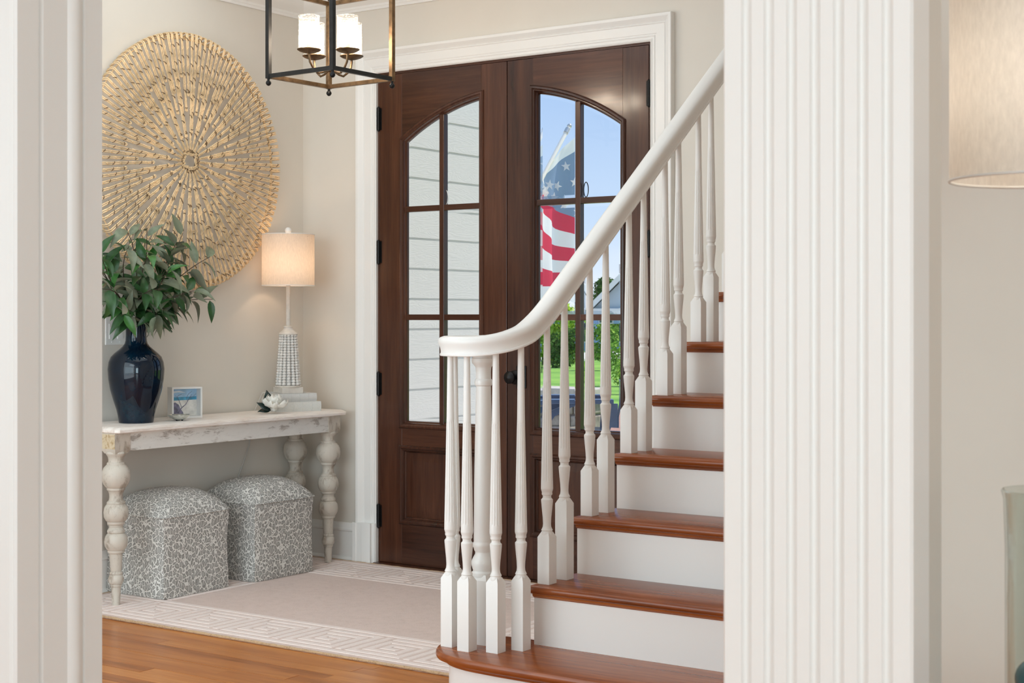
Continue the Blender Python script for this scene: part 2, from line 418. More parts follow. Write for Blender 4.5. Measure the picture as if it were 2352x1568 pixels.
# cased opening: header beam, left jamb, right fluted pier
YF, YB = -4.2, -4.018
struct('wall_header', MB().box(0, 9.5, YF+.03, YB-.01, 2.62, CEIL), M_white, 'white header beam across the cased opening', 'beam')
lj = MB()
XL = 3.185
poly = [(XL-.24, YF), (XL-.022, YF), (XL-.016, YF+.004), (XL-.008, YF), (XL, YF), (XL, YF+.043), (XL-.007, YF+.046), (XL-.007, YF+.050), (XL-.001, YF+.054), (XL-.001, YF+.103)]
poly += [(XL+.008*math.sin(PI*t/6)-.001, YF+.105+.033*t/6) for t in range(7)]
poly += [(XL-.002, YF+.1395), (XL-.006, YF+.141), (XL-.001, YF+.144), (XL-.001, YB), (XL-.24, YB)]
lj.prism(poly, 0, 2.62)
struct('trim_1', lj, M_white, 'white moulded post at the left of the cased opening', 'trim', .5)
# fluted pilaster
X0, X1 = 4.504, 4.737
pp = [(X0, YF+.054)]
pp += [(X0, YF+.003), (X0+.003, YF)]
nfl = 7; gx0 = X0+.0245
for i in range(nfl):
    a = gx0+i*.0288; wgr = .0135
    pp.append((a, YF))
    for t in range(1, 7): pp.append((a+wgr*(.5-.5*math.cos(PI*t/7)), YF+.0065*math.sin(PI*t/7)))
    pp.append((a+wgr, YF))
pp += [(X1-.003, YF), (X1, YF+.003), (X1, YF+.054)]
struct('trim_2', MB().prism(pp, 0, 2.62), M_white, 'white fluted pilaster at the right of the opening', 'trim', .5)
struct('wall_pier', MB().box(4.532, 4.709, YF+.054, YB, -.05, CEIL), M_wall, 'short greige pier wall behind the fluted pilaster', 'wall', bevel=.003)

# crown moulding (stepped profile) on left and back walls
def crown_profile():
    return [(0, 2.765), (.012, 2.765), (.014, 2.776), (.018, 2.780), (.020, 2.79), (.030, 2.797), (.052, 2.806), (.075, 2.825), (.092, 2.850), (.100, 2.872), (.112, 2.876), (.114, 2.888), (.126, 2.892), (.128, CEIL), (0, CEIL)]
cp = crown_profile()
m = MB(); m.loft([[(p[0], -4.0, p[1]) for p in cp], [(p[0], -p[0], p[1]) for p in cp]])
struct('trim_3', m, M_white, 'white crown moulding above the rattan disc', 'trim', .45)
m = MB(); m.loft([[(p[0], -p[0], p[1]) for p in cp], [(3.72, -p[0], p[1]) for p in cp]])
struct('trim_4', m, M_white, 'white crown moulding above the front doors', 'trim', .45)
# baseboards
bpf = [(0, 0), (.030, 0), (.030, .012), (.024, .020), (.017, .024), (.017, .150), (.022, .155), (.022, .163), (.017, .170), (.013, .182), (.008, .188), (.006, .193), (0, .193)]
m = MB(); m.loft([[(p[0], -4.0, p[1]) for p in bpf], [(p[0], -p[0], p[1]) for p in bpf]])
struct('baseboard_left', m, M_white, 'white baseboard behind the leopard ottomans', 'baseboard', .45)
m = MB(); m.loft([[(p[0], -p[0], p[1]) for p in bpf], [(.365, -p[0], p[1]) for p in bpf]])
m.loft([[(2.20, -p[0], p[1]) for p in bpf], [(2.64, -p[0], p[1]) for p in bpf]])
struct('baseboard_back', m, M_white, 'white baseboard beside the door casing plinth', 'baseboard', .45)

# door casing (mitred, moulded), with plinth blocks
cs = [(0, 0), (0, .012), (.006, .017), (.012, .012), (.018, .012), (.022, .016), (.026, .012), (.030, .012), (.034, .015), (.060, .017), (.072, .018), (.076, .022), (.080, .018), (.088, .024), (.096, .032), (.102, .036), (.114, .037), (.116, .034), (.116, 0)]
case = thing('trim_5', 'white moulded casing around the dark double doors', 'trim', kind='structure')
def ring(fx): return [fx(w_, d_) for w_, d_ in cs]
zt = DZ-.002
m = MB(); m.loft([ring(lambda a, d: (DX0-a, -d, .2)), ring(lambda a, d: (DX0-a, -d, zt+a))]); m.build('casing_leg', M_white, case, .4)
m = MB(); m.loft([ring(lambda a, d: (DX0-a, -d, zt+a)), ring(lambda a, d: (DX1+a, -d, zt+a))]); m.build('casing_head', M_white, case, .4)
m = MB(); m.loft([ring(lambda a, d: (DX1+a, -d, zt+a)), ring(lambda a, d: (DX1+a, -d, .2))]); m.build('casing_leg', M_white, case, .4)
pl = [(.0, 0), (0, .018), (.004, .026), (.016, .026), (.020, .030), (.020, .041), (.030, .044), (.075, .044), (.078, .041), (.108, .041), (.112, .046), (.132, .046), (.132, 0)]
MB().prism([(DX0+.004-a, -d) for a, d in pl], 0, .205).build('plinth_block', M_white, case, .3)
MB().prism([(DX1-.004+a, -d) for a, d in pl], 0, .205).build('plinth_block', M_white, case, .3)

# door frame: dark wooden jamb and threshold
jamb = thing('trim_6', 'dark wooden door jamb and threshold of the front doors', 'trim', kind='structure')
MB().box(DX0, DX0+.012, .002, .16, 0, DZ).box(DX0+.012, DX0+.024, .048, .16, 0, DZ).build('jamb_post', M_doorv, jamb)
MB().box(DX1-.012, DX1, .002, .16, 0, DZ).box(DX1-.024, DX1-.012, .048, .16, 0, DZ).build('jamb_post', M_doorv, jamb)
MB().box(DX0+.012, DX1-.012, .002, .16, DZ-.012, DZ).box(DX0+.012, DX1-.012, .048, .16, DZ-.024, DZ-.012).build('jamb_head', M_doorh, jamb)
MB().prism([(-.05, 0), (-.05, .006), (-.035, .014), (.16, .018), (.16, 0)], DX0, DX1, 'x').build('threshold', M_doorh, jamb, .3)

# ------------------------------------------------------------------ front doors
XC, ZC, RR = 1.2835, 2.301-1.10, 1.10     # glazing arch rises towards the meeting stiles
def zarch(x, off=0.0):
    d = abs(x-XC); R = RR-off
    return ZC+math.sqrt(max(R*R-d*d, 0))
def door(n, xa, xb, ga, gb, hinge_left, label):
    root = thing('door_%d' % n, label, 'door', kind='structure')
    z0, z1, y0, y1 = .0165, DZ-.014, .0, .044
    # ga, gb: glazing opening left/right
    MB().box(xa, ga, y0, y1, z0, z1).build('stile', M_doorv, root, bevel=.0015)
    MB().box(gb, xb, y0, y1, z0, z1).build('stile', M_doorv, root, bevel=.0015)
    NB = 20; xs = [ga+(gb-ga)*i/NB for i in range(NB+1)]
    poly = [(x, zarch(x)) for x in xs]+[(gb, z1), (ga, z1)]
    m = MB(); v = [(x, y0, z) for x, z in poly]+[(x, y1, z) for x, z in poly]; npl = len(poly)
    fs = []
    for i in range(NB):
        # quads between arch and top
        pass
    mm = MB()
    for i in range(NB):
        xa_, xb_ = xs[i], xs[i+1]
        mm.add([(xa_, y0, zarch(xa_)), (xb_, y0, zarch(xb_)), (xb_, y0, z1), (xa_, y0, z1), (xa_, y1, zarch(xa_)), (xb_, y1, zarch(xb_)), (xb_, y1, z1), (xa_, y1, z1)],
               [(0, 1, 2, 3), (7, 6, 5, 4), (0, 4, 5, 1), (2, 6, 7, 3)])
    mm.build('top_rail', M_doorh, root)
    ZB, PT, PB = .700, .585, .228     # bottom of glazing, panel opening
    MB().box(ga, gb, y0, y1, PT, ZB).build('lock_rail', M_doorh, root, bevel=.001)
    MB().box(ga, gb, y0, y1, z0, PB).build('bottom_rail', M_doorh, root, bevel=.001)
    # raised panel, set back
    MB().box(ga, gb, y0+.018, y1-.010, PB, PT).build('panel_field', M_doorv, root)
    m = MB(); a0, a1, b0, b1 = ga+.03, gb-.03, PB+.03, PT-.03
    m.add([(ga, y0+.018, PB), (gb, y0+.018, PB), (gb, y0+.018, PT), (ga, y0+.018, PT), (a0+.03, y0+.010, b0+.03), (a1-.03, y0+.010, b0+.03), (a1-.03, y0+.010, b1-.03), (a0+.03, y0+.010, b1-.03)],
          [(0, 1, 5, 4), (1, 2, 6, 5), (2, 3, 7, 6), (3, 0, 4, 7), (4, 5, 6, 7)])
    m.build('raised_panel', M_doorv, root, fix=False)
    # applied mouldings: profile swept round a closed path (w inward, d outward)
    prof = [(-.016, 0), (-.016, -.004), (-.010, -.011), (-.002, -.012), (.004, -.006), (.008, -.006), (.011, -.002), (.013, .006), (.018, .010), (.021, .018), (.021, .03)]
    def sweep(path, name, dep=1.0):
        n_ = len(path); rings = []
        for i in range(n_):
            p0, p1, p2 = Vector(path[i-1]), Vector(path[i]), Vector(path[(i+1) % n_])
            t1, t2 = (p1-p0).normalized(), (p2-p1).normalized()
            n1, n2 = Vector((-t1.y, t1.x)), Vector((-t2.y, t2.x)); b = (n1+n2); b = b/(b.dot(n1))
            rings.append([(p1.x+b.x*w_, y0+d_*dep, p1.y+b.y*w_) for w_, d_ in prof])
        m = MB(); rings.append(rings[0]); m.loft(rings, 0, False, False); m.build(name, M_doorv, root, .6)
    xr = [gb-(gb-ga)*i/NB for i in range(NB+1)]
    path = [(ga, ZB), (gb, ZB)]+[(x, zarch(x)) for x in xr]
    sweep(path, 'glazing_moulding')
    sweep([(ga, PB), (gb, PB), (gb, PT), (ga, PT)], 'panel_moulding')
    # panes and muntins
    gi0, gi1, gz0 = ga+.020, gb-.020, ZB+.020; gc = (ga+gb)/2; MWd = .014
    def ztop(x): return zarch(x, .020)
    MB().box(gc-MWd, gc+MWd, .006, .040, gz0-.01, ztop(gc)+.005).build('muntin', M_doorv, root, bevel=.002)
    ZM = (1.762, 1.231)
    for zz in ZM: MB().box(gi0-.005, gi1+.005, .007, .039, zz-MWd, zz+MWd).build('muntin', M_doorh, root, bevel=.002)
    rows = [(gz0, ZM[1]-MWd), (ZM[1]+MWd, ZM[0]-MWd), (ZM[0]+MWd, None)]
    for (ca, cb) in ((gi0, gc-MWd), (gc+MWd, gi1)):
        for (za, zb) in rows:
            bw = .015; y_ = .030
            xs_ = [ca+(cb-ca)*i/8 for i in range(9)]
            if zb is None:
                outp = [(ca, za), (cb, za)]+[(x, ztop(x)) for x in reversed(xs_)]
                xi = [ca+bw+(cb-ca-2*bw)*i/8 for i in range(9)]
                inp = [(ca+bw, za+bw), (cb-bw, za+bw)]+[(x, ztop(x)-bw*1.1) for x in reversed(xi)]
            else:
                outp = [(ca, za), (cb, za), (cb, zb), (ca, zb)]; inp = [(ca+bw, za+bw), (cb-bw, za+bw), (cb-bw, zb-bw), (ca+bw, zb-bw)]
            k_ = len(outp); m = MB()
            m.add([(x, y_, z) for x, z in outp]+[(x, y_-.0035, z) for x, z in inp], [(i, (i+1) % k_, k_+(i+1) % k_, k_+i) for i in range(k_)], 1)
            m.add([(x, y_-.0035, z) for x, z in inp], [tuple(range(k_))], 0)
            m.build('pane', [M_glass, M_bevel], root, fix=False)
    hx = xa-.004 if hinge_left else xb+.004
    for zc in (2.217, 1.555, .90, .243):
        m = MB(); m.lathe([(-.056, .0075), (-.055, .009), (.055, .009), (.056, .0075)], (hx, -.007, zc), 12)
        for q in (-.033, -.011, .011, .033): m.lathe([(-.0012, .0095), (.0012, .0095)], (hx, -.007, zc+q), 12)
        m.lathe([(-.062, .003), (-.058, .006), (.058, .006), (.062, .003)], (hx, -.007, zc), 10)
        m.box(hx-(.002 if hinge_left else .016), hx+(.016 if hinge_left else .002), -.002, .002, zc-.054, zc+.054)
        m.build('hinge', M_black, root, .6)
    return root
d1 = door(1, .514, 1.2815, .654, 1.134, True, 'left mahogany front door with arched glass showing white siding')
d2 = door(2, 1.2855, 2.044, 1.431, 1.911, False, 'right mahogany front door with arched glass and black knob')
kb = MB()
kb.lathe([(0, .033), (.004, .034), (.008, .030), (.012, .014), (.030, .012), (.036, .022), (.044, .029), (.052, .029), (.058, .022), (.066, .010), (.068, .0)], (1.330, 0, .951), 24, axis=(0, -1, 0))
o = kb.build('knob', M_black, d2, .6)
MB().box(1.340, 1.395, -.006, 0, .90, 1.005).build('lock_plate', M_black, d2, bevel=.004)
for xx, dd in ((1.702, d2), (.905, d1)):
    MB().tube([(xx+.012*math.cos(a), .028, 1.812+.034*math.sin(a)) for a in [2*PI*i/24 for i in range(24)]], .0022, 6, closed=True).build('wreath_ring', M_black if dd is d2 else M_frame, dd, .6)

# ================================================================== STAIRS
RISE, RUN = .19, .2588
stair = thing('staircase', 'white staircase with oak treads rising to the right', 'staircase', (2.64, -2.1, 0), kind='structure')
SO = Vector((2.64, -2.1, 0))
def tread_profile(yn, z, depth):      # (y, z): rounded nosing with a cove strip below
    p = [(yn+depth, z-.026), (yn+depth, z), (yn+.010, z)]
    p += [(yn+.013-.013*math.sin(a), z-.013+.013*math.cos(a)) for a in [PI*i/8 for i in range(1, 8)]]
    p += [(yn+.012, z-.026)]
    return p
XS0, XS1 = 2.644, 3.72
for kx in range(2, 9):
    yn = -1.843+RUN*(kx-2); z = RISE*kx
    dep = RUN+.03 if kx < 8 else -.01-yn
    MB().prism([(y_-SO.y, z_) for y_, z_ in tread_profile(yn, z, dep)], XS0-SO.x, XS1-SO.x-.002, 'x').build('tread', M_tread, stair, .6)
    # cove strip and riser
    cz = z-.026; cy = yn+.024
    MB().prism([(cy-SO.y+.002, cz), (cy-.011-SO.y, cz), (cy-.009-SO.y, cz-.008), (cy-.004-SO.y, cz-.011), (cy-.003-SO.y, cz-.013), (cy-SO.y+.002, cz-.013)], XS0+.004-SO.x, XS1-SO.x-.004, 'x').build('cove_strip', M_tread, stair, .5)
    MB().box(XS0+.004-SO.x, XS1-SO.x-.004, cy-SO.y, cy+.018-SO.y, z-RISE, z-.026).build('riser', M_white, stair)
# open stringer below treads 2..8
m = MB()
for kx in range(2, 9):
    yn = -1.843+RUN*(kx-2)+.042; yb = yn+RUN if kx < 8 else -.01
    m.box(XS0+.006-SO.x, XS0+.03-SO.x, yn-SO.y, yb-SO.y, 0, RISE*kx-.0262)
m.build('stringer', M_white, stair)
# bullnose starting step
def spline(P, n):
    out_ = []
    for i in range(len(P)-1):
        p0 = Vector(P[max(i-1, 0)]); p1 = Vector(P[i]); p2 = Vector(P[i+1]); p3 = Vector(P[min(i+2, len(P)-1)])
        for t in [j/n for j in range(n)]:
            out_.append(.5*((2*p1)+(-p0+p2)*t+(2*p0-5*p1+4*p2-p3)*t*t+(-p0+3*p1-3*p2+p3)*t**3))
    out_.append(Vector(P[-1])); return out_
bl = [(3.718, -2.128), (3.2, -2.128), (2.80, -2.128), (2.64, -2.122), (2.545, -2.110), (2.46, -2.075), (2.405, -2.015), (2.383, -1.94), (2.393, -1.86), (2.44, -1.79), (2.52, -1.755), (2.60, -1.750), (2.66, -1.750)]
bs = spline([(p[0], p[1], 0) for p in bl], 6)
bs = [p for p in bs]
back = [Vector((2.66, -1.80, 0)), Vector((3.718, -1.80, 0))]
def inset(P, d):
    r = []
    for i in range(len(P)):
        t = (P[min(i+1, len(P)-1)]-P[max(i-1, 0)]).normalized(); nrm = Vector((-t.y, t.x, 0))
        r.append(P[i]-nrm*d)
    return r
def slab(outline_fn, zs, name, mat):
    rings = []
    for dz, off in zs:
        q = inset(bs, off)
        rings.append([(p.x-SO.x, p.y-SO.y, dz) for p in q]+[(p.x-SO.x, p.y-SO.y, dz) for p in back])
    m = MB(); m.loft(rings); return m.build(name, mat, stair, .6)
_t = (bs[3]-bs[2]); SGN = 1
# decide the inset direction: positive offset must shrink the outline
if inset(bs, .02)[3].y < bs[3].y: SGN = -1
slab(None, [(.19-.028, SGN*.012), (.19-.026, SGN*.004), (.19-.020, SGN*.0005), (.19-.014, 0), (.19-.008, SGN*.001), (.19-.002, SGN*.005), (.19, SGN*.012)], 'starting_tread', M_tread)
slab(None, [(.19-.046, SGN*.038), (.19-.044, SGN*.034), (.19-.038, SGN*.031), (.19-.032, SGN*.024), (.19-.028, SGN*.020)], 'cove_strip', M_tread)
slab(None, [(0, SGN*.042), (.19-.046, SGN*.042)], 'starting_riser', M_white)

# ------------------------------------------------------------------ railing
rail = thing('stair_railing', 'white stair railing with fluted balusters and curled handrail', 'railing', (2.5, -1.89, .19))
RO = Vector((2.5, -1.89, .19))
ZL = 1.110
path = []
def zline(y_): return 1.367+.765*(y_+1.572)
LE = .36; ze = ZL+.765*LE/2; ye = -1.572+(ze-1.367)/.765
y_ = -.02
while y_ > ye: path.append((2.667, y_, zline(y_))); y_ -= .03
# easing along the remaining straight part and then the spiral
cxv, cyv, r0 = 2.500, -1.89, .167
pts2 = []; yy = ye
while yy > cyv: pts2.append((2.667, yy)); yy -= .015
th = 0
while th <= 262:
    r_ = r0 - .052*min(th, 130)/130 - (.045*(th-130)/130 if th > 130 else 0)
    a = math.radians(-th); pts2.append((cxv+r_*math.cos(a), cyv+r_*math.sin(a))); th += 8
s_ = 0; prev = pts2[0]
for p in pts2:
    s_ += math.hypot(p[0]-prev[0], p[1]-prev[1]); prev = p
    path.append((p[0], p[1], ZL+(.765/(2*LE)*(LE-s_)**2 if s_ < LE else 0)))
half = [(.0, .000), (.0255, .000), (.0275, .002), (.0275, .0065), (.0252, .009), (.0250, .016), (.0262, .024), (.0288, .032), (.0315, .039), (.0328, .046), (.0315, .053), (.0265, .059), (.014, .0632), (.0, .064)]
prof = half+[(-a, b) for a, b in reversed(half[1:-1])]
rings = []
for i, p in enumerate(path):
    p = Vector(p); t = Vector(path[min(i+1, len(path)-1)])-Vector(path[max(i-1, 0)]); t.normalize()
    side = t.cross(Vector((0, 0, 1))).normalized(); up = side.cross(t).normalized()
    rings.append([p+side*a+up*b-RO for a, b in prof])
m = MB(); m.loft(rings); m.lathe([(0, .047), (.008, .045), (.02, .045), (.035, .048), (.048, .050), (.058, .044), (.064, .025), (.0655, 0)], (0, 0, ZL-.19), 28)
m.build('handrail', M_white, rail, .7)
# balusters
def baluster_mesh(bh, total):
    m = MB(); h = .022
    # square block with clipped top corners
    z0 = 0; ch = .016
    m.loft([[(-h, -h, 0), (h, -h, 0), (h, h, 0), (-h, h, 0)], [(-h, -h, bh-ch), (h, -h, bh-ch), (h, h, bh-ch), (-h, h, bh-ch)], [(-h*.62, -h*.62, bh), (h*.62, -h*.62, bh), (h*.62, h*.62, bh), (-h*.62, h*.62, bh)]])
    NS = 48
    pr = [(bh-.012, .0185), (bh-.002, .0190), (bh+.004, .0165), (bh+.006, .0185), (bh+.009, .0170), (bh+.016, .0138), (bh+.026, .0128), (bh+.045, .0138), (bh+.075, .0168), (bh+.098, .0188), (bh+.104, .0188), (bh+.107, .0160), (bh+.110, .0138), (bh+.117, .0138),
          (bh+.119, .0165), (bh+.123, .0172), (bh+.127, .0165), (bh+.130, .0175), (bh+.138, .0196)]
    m.lathe(pr, (0, 0, 0), 32)
    f0 = bh+.138; f1 = f0+.350
    def mod(a, z, r):
        t = (z-f0)/(f1-f0)
        if t < .06 or t > .985: return 1.0
        k_ = min(1, (t-.06)/.02) if t < .5 else min(1, (.985-t)/.01)
        return 1-.115*k_*max(0, math.cos(12*a))**.6
    zs = [f0, f0+.008, f0+.019, f0+.024, f0+.030]+[f0+.03+.31*i/6 for i in range(1, 7)]+[f1-.008, f1-.005, f1]
    sh = [(z, .0196-(.0196-.0125)*(z-f0)/(f1-f0)) for z in zs]
    m.lathe(sh, (0, 0, 0), NS, mod=mod)
    m.lathe([(f1, .0124), (total-.0, .0098)], (0, 0, 0), 24)
    return m
def rail_under(x, y):
    best = min(path, key=lambda p: (p[0]-x)**2+(p[1]-y)**2)
    return best[2]
def put_baluster(x, y, z, bh):
    tot = rail_under(x, y)+.004-z
    baluster_mesh(bh, tot).build('baluster', M_white, rail, .6, loc=(x-RO.x, y-RO.y, z-RO.z))
for (bx, by) in ((2.439, -1.985), (2.521, -2.008), (2.609, -1.976), (2.655, -1.904), (2.396, -1.905)): put_baluster(bx, by, .19, .232)
for kx in range(2, 8):
    ya = -1.773+.2612*(kx-2); z = RISE*kx
    put_baluster(2.667, ya, z, .165); put_baluster(2.667, ya+.104, z, .262)
nm = MB()
nm.box(-.037, .037, -.037, .037, 0, .205)
nm.loft([[(-.037, -.037, .205), (.037, -.037, .205), (.037, .037, .205), (-.037, .037, .205)], [(-.030, -.030, .222), (.030, -.030, .222), (.030, .030, .222), (-.030, .030, .222)]])
nm.lathe([(.215, .037), (.226, .038), (.232, .033), (.240, .036), (.252, .039), (.262, .0385), (.272, .034), (.285, .027), (.292, .0265), (.298, .030), (.304, .0315), (.310, .0345), (.318, .0345), (.325, .031), (.335, .0315),
          (.50, .0300), (.65, .0275), (.822, .0238), (.826, .0275), (.834, .0290), (.842, .0275), (.846, .0245), (.866, .0240), (.880, .0250), (.884, .0265), (.890, .031), (.896, .0365), (.904, .0385), (.911, .0375), (.914, .034), (.922, .034)], (0, 0, 0), 36)
nm.build('newel_post', M_white, rail, .5)

# ================================================================== FURNITURE
# rug
rug = thing('rug', 'blush pink wool rug with raised greek key border', 'rug', (1.18, -.865, 0))
rx, ry = 1.14, .815
MB().box(-rx, rx, -ry, ry, .0, .0105).build('pile', M_rug, rug)
em = MB()
def edge_pts(a, b, n): return [(a[0]+(b[0]-a[0])*i/n, a[1]+(b[1]-a[1])*i/n, .0065+random.uniform(-.0008, .0008)) for i in range(n+1)]
for a, b in (((-rx, -ry), (rx, -ry)), ((-rx, ry), (rx, ry)), ((-rx, -ry), (-rx, ry)), ((rx, -ry), (rx, ry))):
    pts = edge_pts(a, b, 120); em.tube(pts, [.0062+random.uniform(-.0009, .0009) for _ in pts], 7)
em.build('binding', M_rugedge, rug, 1.0)
KEY = ["##############", "..............", "###########.#.", "#.........#.#.", "#.#######.#.#.", "#.#.....#.#.#.", "#.#.###.#.#.#.", "#.#.#...#.#.#.", "#.#.#####.#.#.", "#.#.......#.#.", "#.#########.#.", "#...........#.", "#.###########.", "..............", "##############"]
KW, KG = .032, .013
def edges(n):
    e_ = [0.0]
    for i in range(n): e_.append(e_[-1]+(KW if i % 2 == 0 else KG))
    return e_
km = MB(); NR = len(KEY); ey_ = edges(NR); Wb = ey_[-1]
def band(org, along, inward, length):
    nU = max(1, round(length/(7*(KW+KG)))); nc = nU*14-1; ex_ = edges(nc); k_ = length/ex_[-1]
    on = lambda r, c: 0 <= r < NR and 0 <= c < nc and KEY[r][c % 14] == '#'
    def Q(x, y, z): return (org[0]+along[0]*x*k_+inward[0]*y, org[1]+along[1]*x*k_+inward[1]*y, z)
    Z0, Z1 = .0100, .0124
    for r in range(NR):
        for c in range(nc):
            if not on(r, c): continue
            x0, x1, y0, y1 = ex_[c], ex_[c+1], ey_[r], ey_[r+1]; b_ = .004
            q = [(x0 + (0 if on(r, c-1) else b_), y0 + (0 if on(r-1, c) else b_)), (x1 - (0 if on(r, c+1) else b_), y0 + (0 if on(r-1, c) else b_)), (x1 - (0 if on(r, c+1) else b_), y1 - (0 if on(r+1, c) else b_)), (x0 + (0 if on(r, c-1) else b_), y1 - (0 if on(r+1, c) else b_))]
            o_ = [(x0, y0), (x1, y0), (x1, y1), (x0, y1)]
            km.add([Q(x, y, Z1) for x, y in q]+[Q(x, y, Z0) for x, y in o_], [(0, 1, 2, 3)]+[(i, i+4, (i+1) % 4+4, (i+1) % 4) for i, nb in enumerate(((r-1, c), (r, c+1), (r+1, c), (r, c-1))) if not on(*nb)])
ins = .03
band((-rx+ins, -ry+ins), (1, 0), (0, 1), 2*rx-2*ins); band((rx-ins, ry-ins), (-1, 0), (0, -1), 2*rx-2*ins)
sl = 2*ry-2*ins-2*Wb-2*KG
band((-rx+ins, ry-ins-Wb-KG), (0, -1), (1, 0), sl); band((rx-ins, -ry+ins+Wb+KG), (0, 1), (-1, 0), sl)
km.build('key_border', M_rugkey, rug, fix=False)

# console table
TZ = .768
tb = thing('console_table', 'long whitewashed console table with turned legs against wall', 'console table', (.19, -.80, .0))
TO = Vector((.19, -.80, 0))
def loc(x, y, z, O=TO): return (x-O.x, y-O.y, z-O.z)
tx0, tx1, ty0, ty1 = .022, .372, -1.548, -.048
m = MB()
base = [(tx0, ty0), (tx1-.02, ty0), (tx1, ty0+.012), (tx1, ty1-.05), (tx1-.035, ty1), (tx0, ty1)]
cx_, cy_ = (tx0+tx1)/2, (ty0+ty1)/2
def ringt(k_, z): return [(x-(k_ if x > cx_ else 0)-TO.x, y+(k_ if y < cy_ else -k_)-TO.y, z) for x, y in base]
m.loft([ringt(.006, TZ-.026), ringt(.0, TZ-.022), ringt(.0, TZ-.012), ringt(.004, TZ-.008), ringt(.014, TZ-.002), ringt(.020, TZ)])
m.build('tabletop', M_wash_top, tb, .4)
az0, az1 = .664, TZ-.0262
MB().box(.326-TO.x, .343-TO.x, -1.46-TO.y, -.185-TO.y, az0, az1).build('front_apron', M_wash_apron, tb, bevel=.0015)
MB().box(.04-TO.x, .055-TO.x, -1.46-TO.y, -.185-TO.y, az0, az1).build('rear_apron', M_wash_apron, tb, bevel=.0015)
MB().box(.12-TO.x, .27-TO.x, -1.535-TO.y, -1.518-TO.y, az0, az1).build('end_apron', M_wash_gold, tb, bevel=.0015)
MB().box(.12-TO.x, .27-TO.x, -.128-TO.y, -.111-TO.y, az0, az1).build('end_apron', M_wash_apron, tb, bevel=.0015)
legp = [(.667, .034), (.662, .040), (.655, .0425), (.648, .040), (.644, .036), (.636, .033), (.625, .0315), (.618, .033), (.616, .037), (.612, .0385), (.608, .038), (.605, .042), (.594, .052), (.578, .0585), (.560, .0605), (.542, .0585), (.524, .052), (.512, .043), (.509, .038),
        (.506, .039), (.500, .038), (.497, .034), (.485, .029), (.470, .0275), (.455, .0305), (.450, .037), (.446, .0395), (.440, .0385), (.437, .042), (.425, .049), (.405, .0525), (.385, .050), (.370, .042), (.366, .036), (.362, .0375), (.356, .036),
        (.352, .030), (.342, .0285), (.334, .033), (.330, .0365), (.322, .037), (.317, .034), (.314, .038), (.302, .0455), (.282, .0490), (.262, .0465), (.248, .038), (.244, .034), (.240, .0355), (.234, .034), (.231, .0275), (.200, .0258), (.160, .0238), (.155, .0225),
        (.151, .0265), (.146, .0275), (.141, .0255), (.138, .028), (.126, .032), (.112, .0315), (.103, .027), (.100, .0225), (.096, .0245), (.092, .0235), (.089, .0200), (.055, .0190), (.0126, .0165)]
for lx, ly in ((.305, -1.500), (.305, -.150), (.085, -1.500), (.085, -.150)):
    lm = MB(); h = .042
    lm.loft([[(-h*.8, -h*.8, .655), (h*.8, -h*.8, .655), (h*.8, h*.8, .655), (-h*.8, h*.8, .655)], [(-h, -h, .672), (h, -h, .672), (h, h, .672), (-h, h, .672)], [(-h, -h, az1), (h, -h, az1), (h, h, az1), (-h, h, az1)]])
    lm.lathe(legp, (0, 0, 0), 28)
    lm.build('leg', M_wash_leg, tb, .55, loc=(lx-TO.x, ly-TO.y, 0))

MB().box(.264-TO.x, .346-TO.x, -1.5433-TO.y, -1.5418-TO.y, .676, .738).build('block_face', M_wash_gold, tb)
# ottomans
def ottoman(label, cx, cy, rz, hx, hy, hs, hd, z0):
    t = thing('ottoman', label, 'ottoman', (cx, cy, z0), rz, 'leopard print ottomans under the console table')
    m = MB(); nn = 9; rings = []
    def sq(k_, z):
        r = []
        for side in range(4):
            for i in range(nn):
                u = -1+2*i/nn
                p = [(u, -1), (1, u), (-u, 1), (-1, -u)][side]
                bow = 1-.012*(1-u*u)
                cr_ = .965+.035*min(1, (1-abs(u))*8) if abs(u) > .87 else 1
                r.append((p[0]*hx*k_*cr_*(bow if abs(p[0]) > abs(p[1]) else 1), p[1]*hy*k_*cr_*(bow if abs(p[1]) > abs(p[0]) else 1), z))
        return r
    for z, k_ in [(0, .985), (.006, .995), (.05, .988), (.12, .972), (.2, .965), (.28, .975), (hs-.02, .995), (hs-.004, 1.0), (hs, .992)]: rings.append(sq(k_, z))
    m.loft(rings); m.build('body', M_leopard, t, .9)
    m = MB(); G = 20; v = []; fs = []
    for j in range(G+1):
        for i in range(G+1):
            u, w_ = -1+2*i/G, -1+2*j/G
            zz = hs+.001+hd*((1-abs(u)**2.6)**.62)*(1-.10*abs(w_)**3)*((1-abs(w_)**6)**.5 if abs(w_) < 1 else 0)*.0 + hd*(max(0, 1-abs(u)**2.6)**.58)*(max(0, 1-abs(w_)**3.0)**.5)
            v.append((u*hx*.998, w_*hy*.998, zz))
    for j in range(G):
        for i in range(G): a = j*(G+1)+i; fs.append((a, a+1, a+G+2, a+G+1))
    m.add(v, fs); m.build('cushion_top', M_leopard, t, 1.2)
    ringp = [(x*1.003, y_*1.003, hs) for x, y_, z in sq(1.0, hs)]
    m = MB(); m.tube(ringp, .0042, 8, closed=True); m.build('piping', M_leopard, t, 1.2)
    return t
ottoman('leopard print cube ottoman nearer the viewer, beside the front left table leg', .205, -1.115, 0, .192, .203, .350, .105, .0138)
ottoman('leopard print cube ottoman nearer the doors, between the other ottoman and rear leg', .235, -.580, math.radians(-1), .188, .203, .357, .105, .0138)

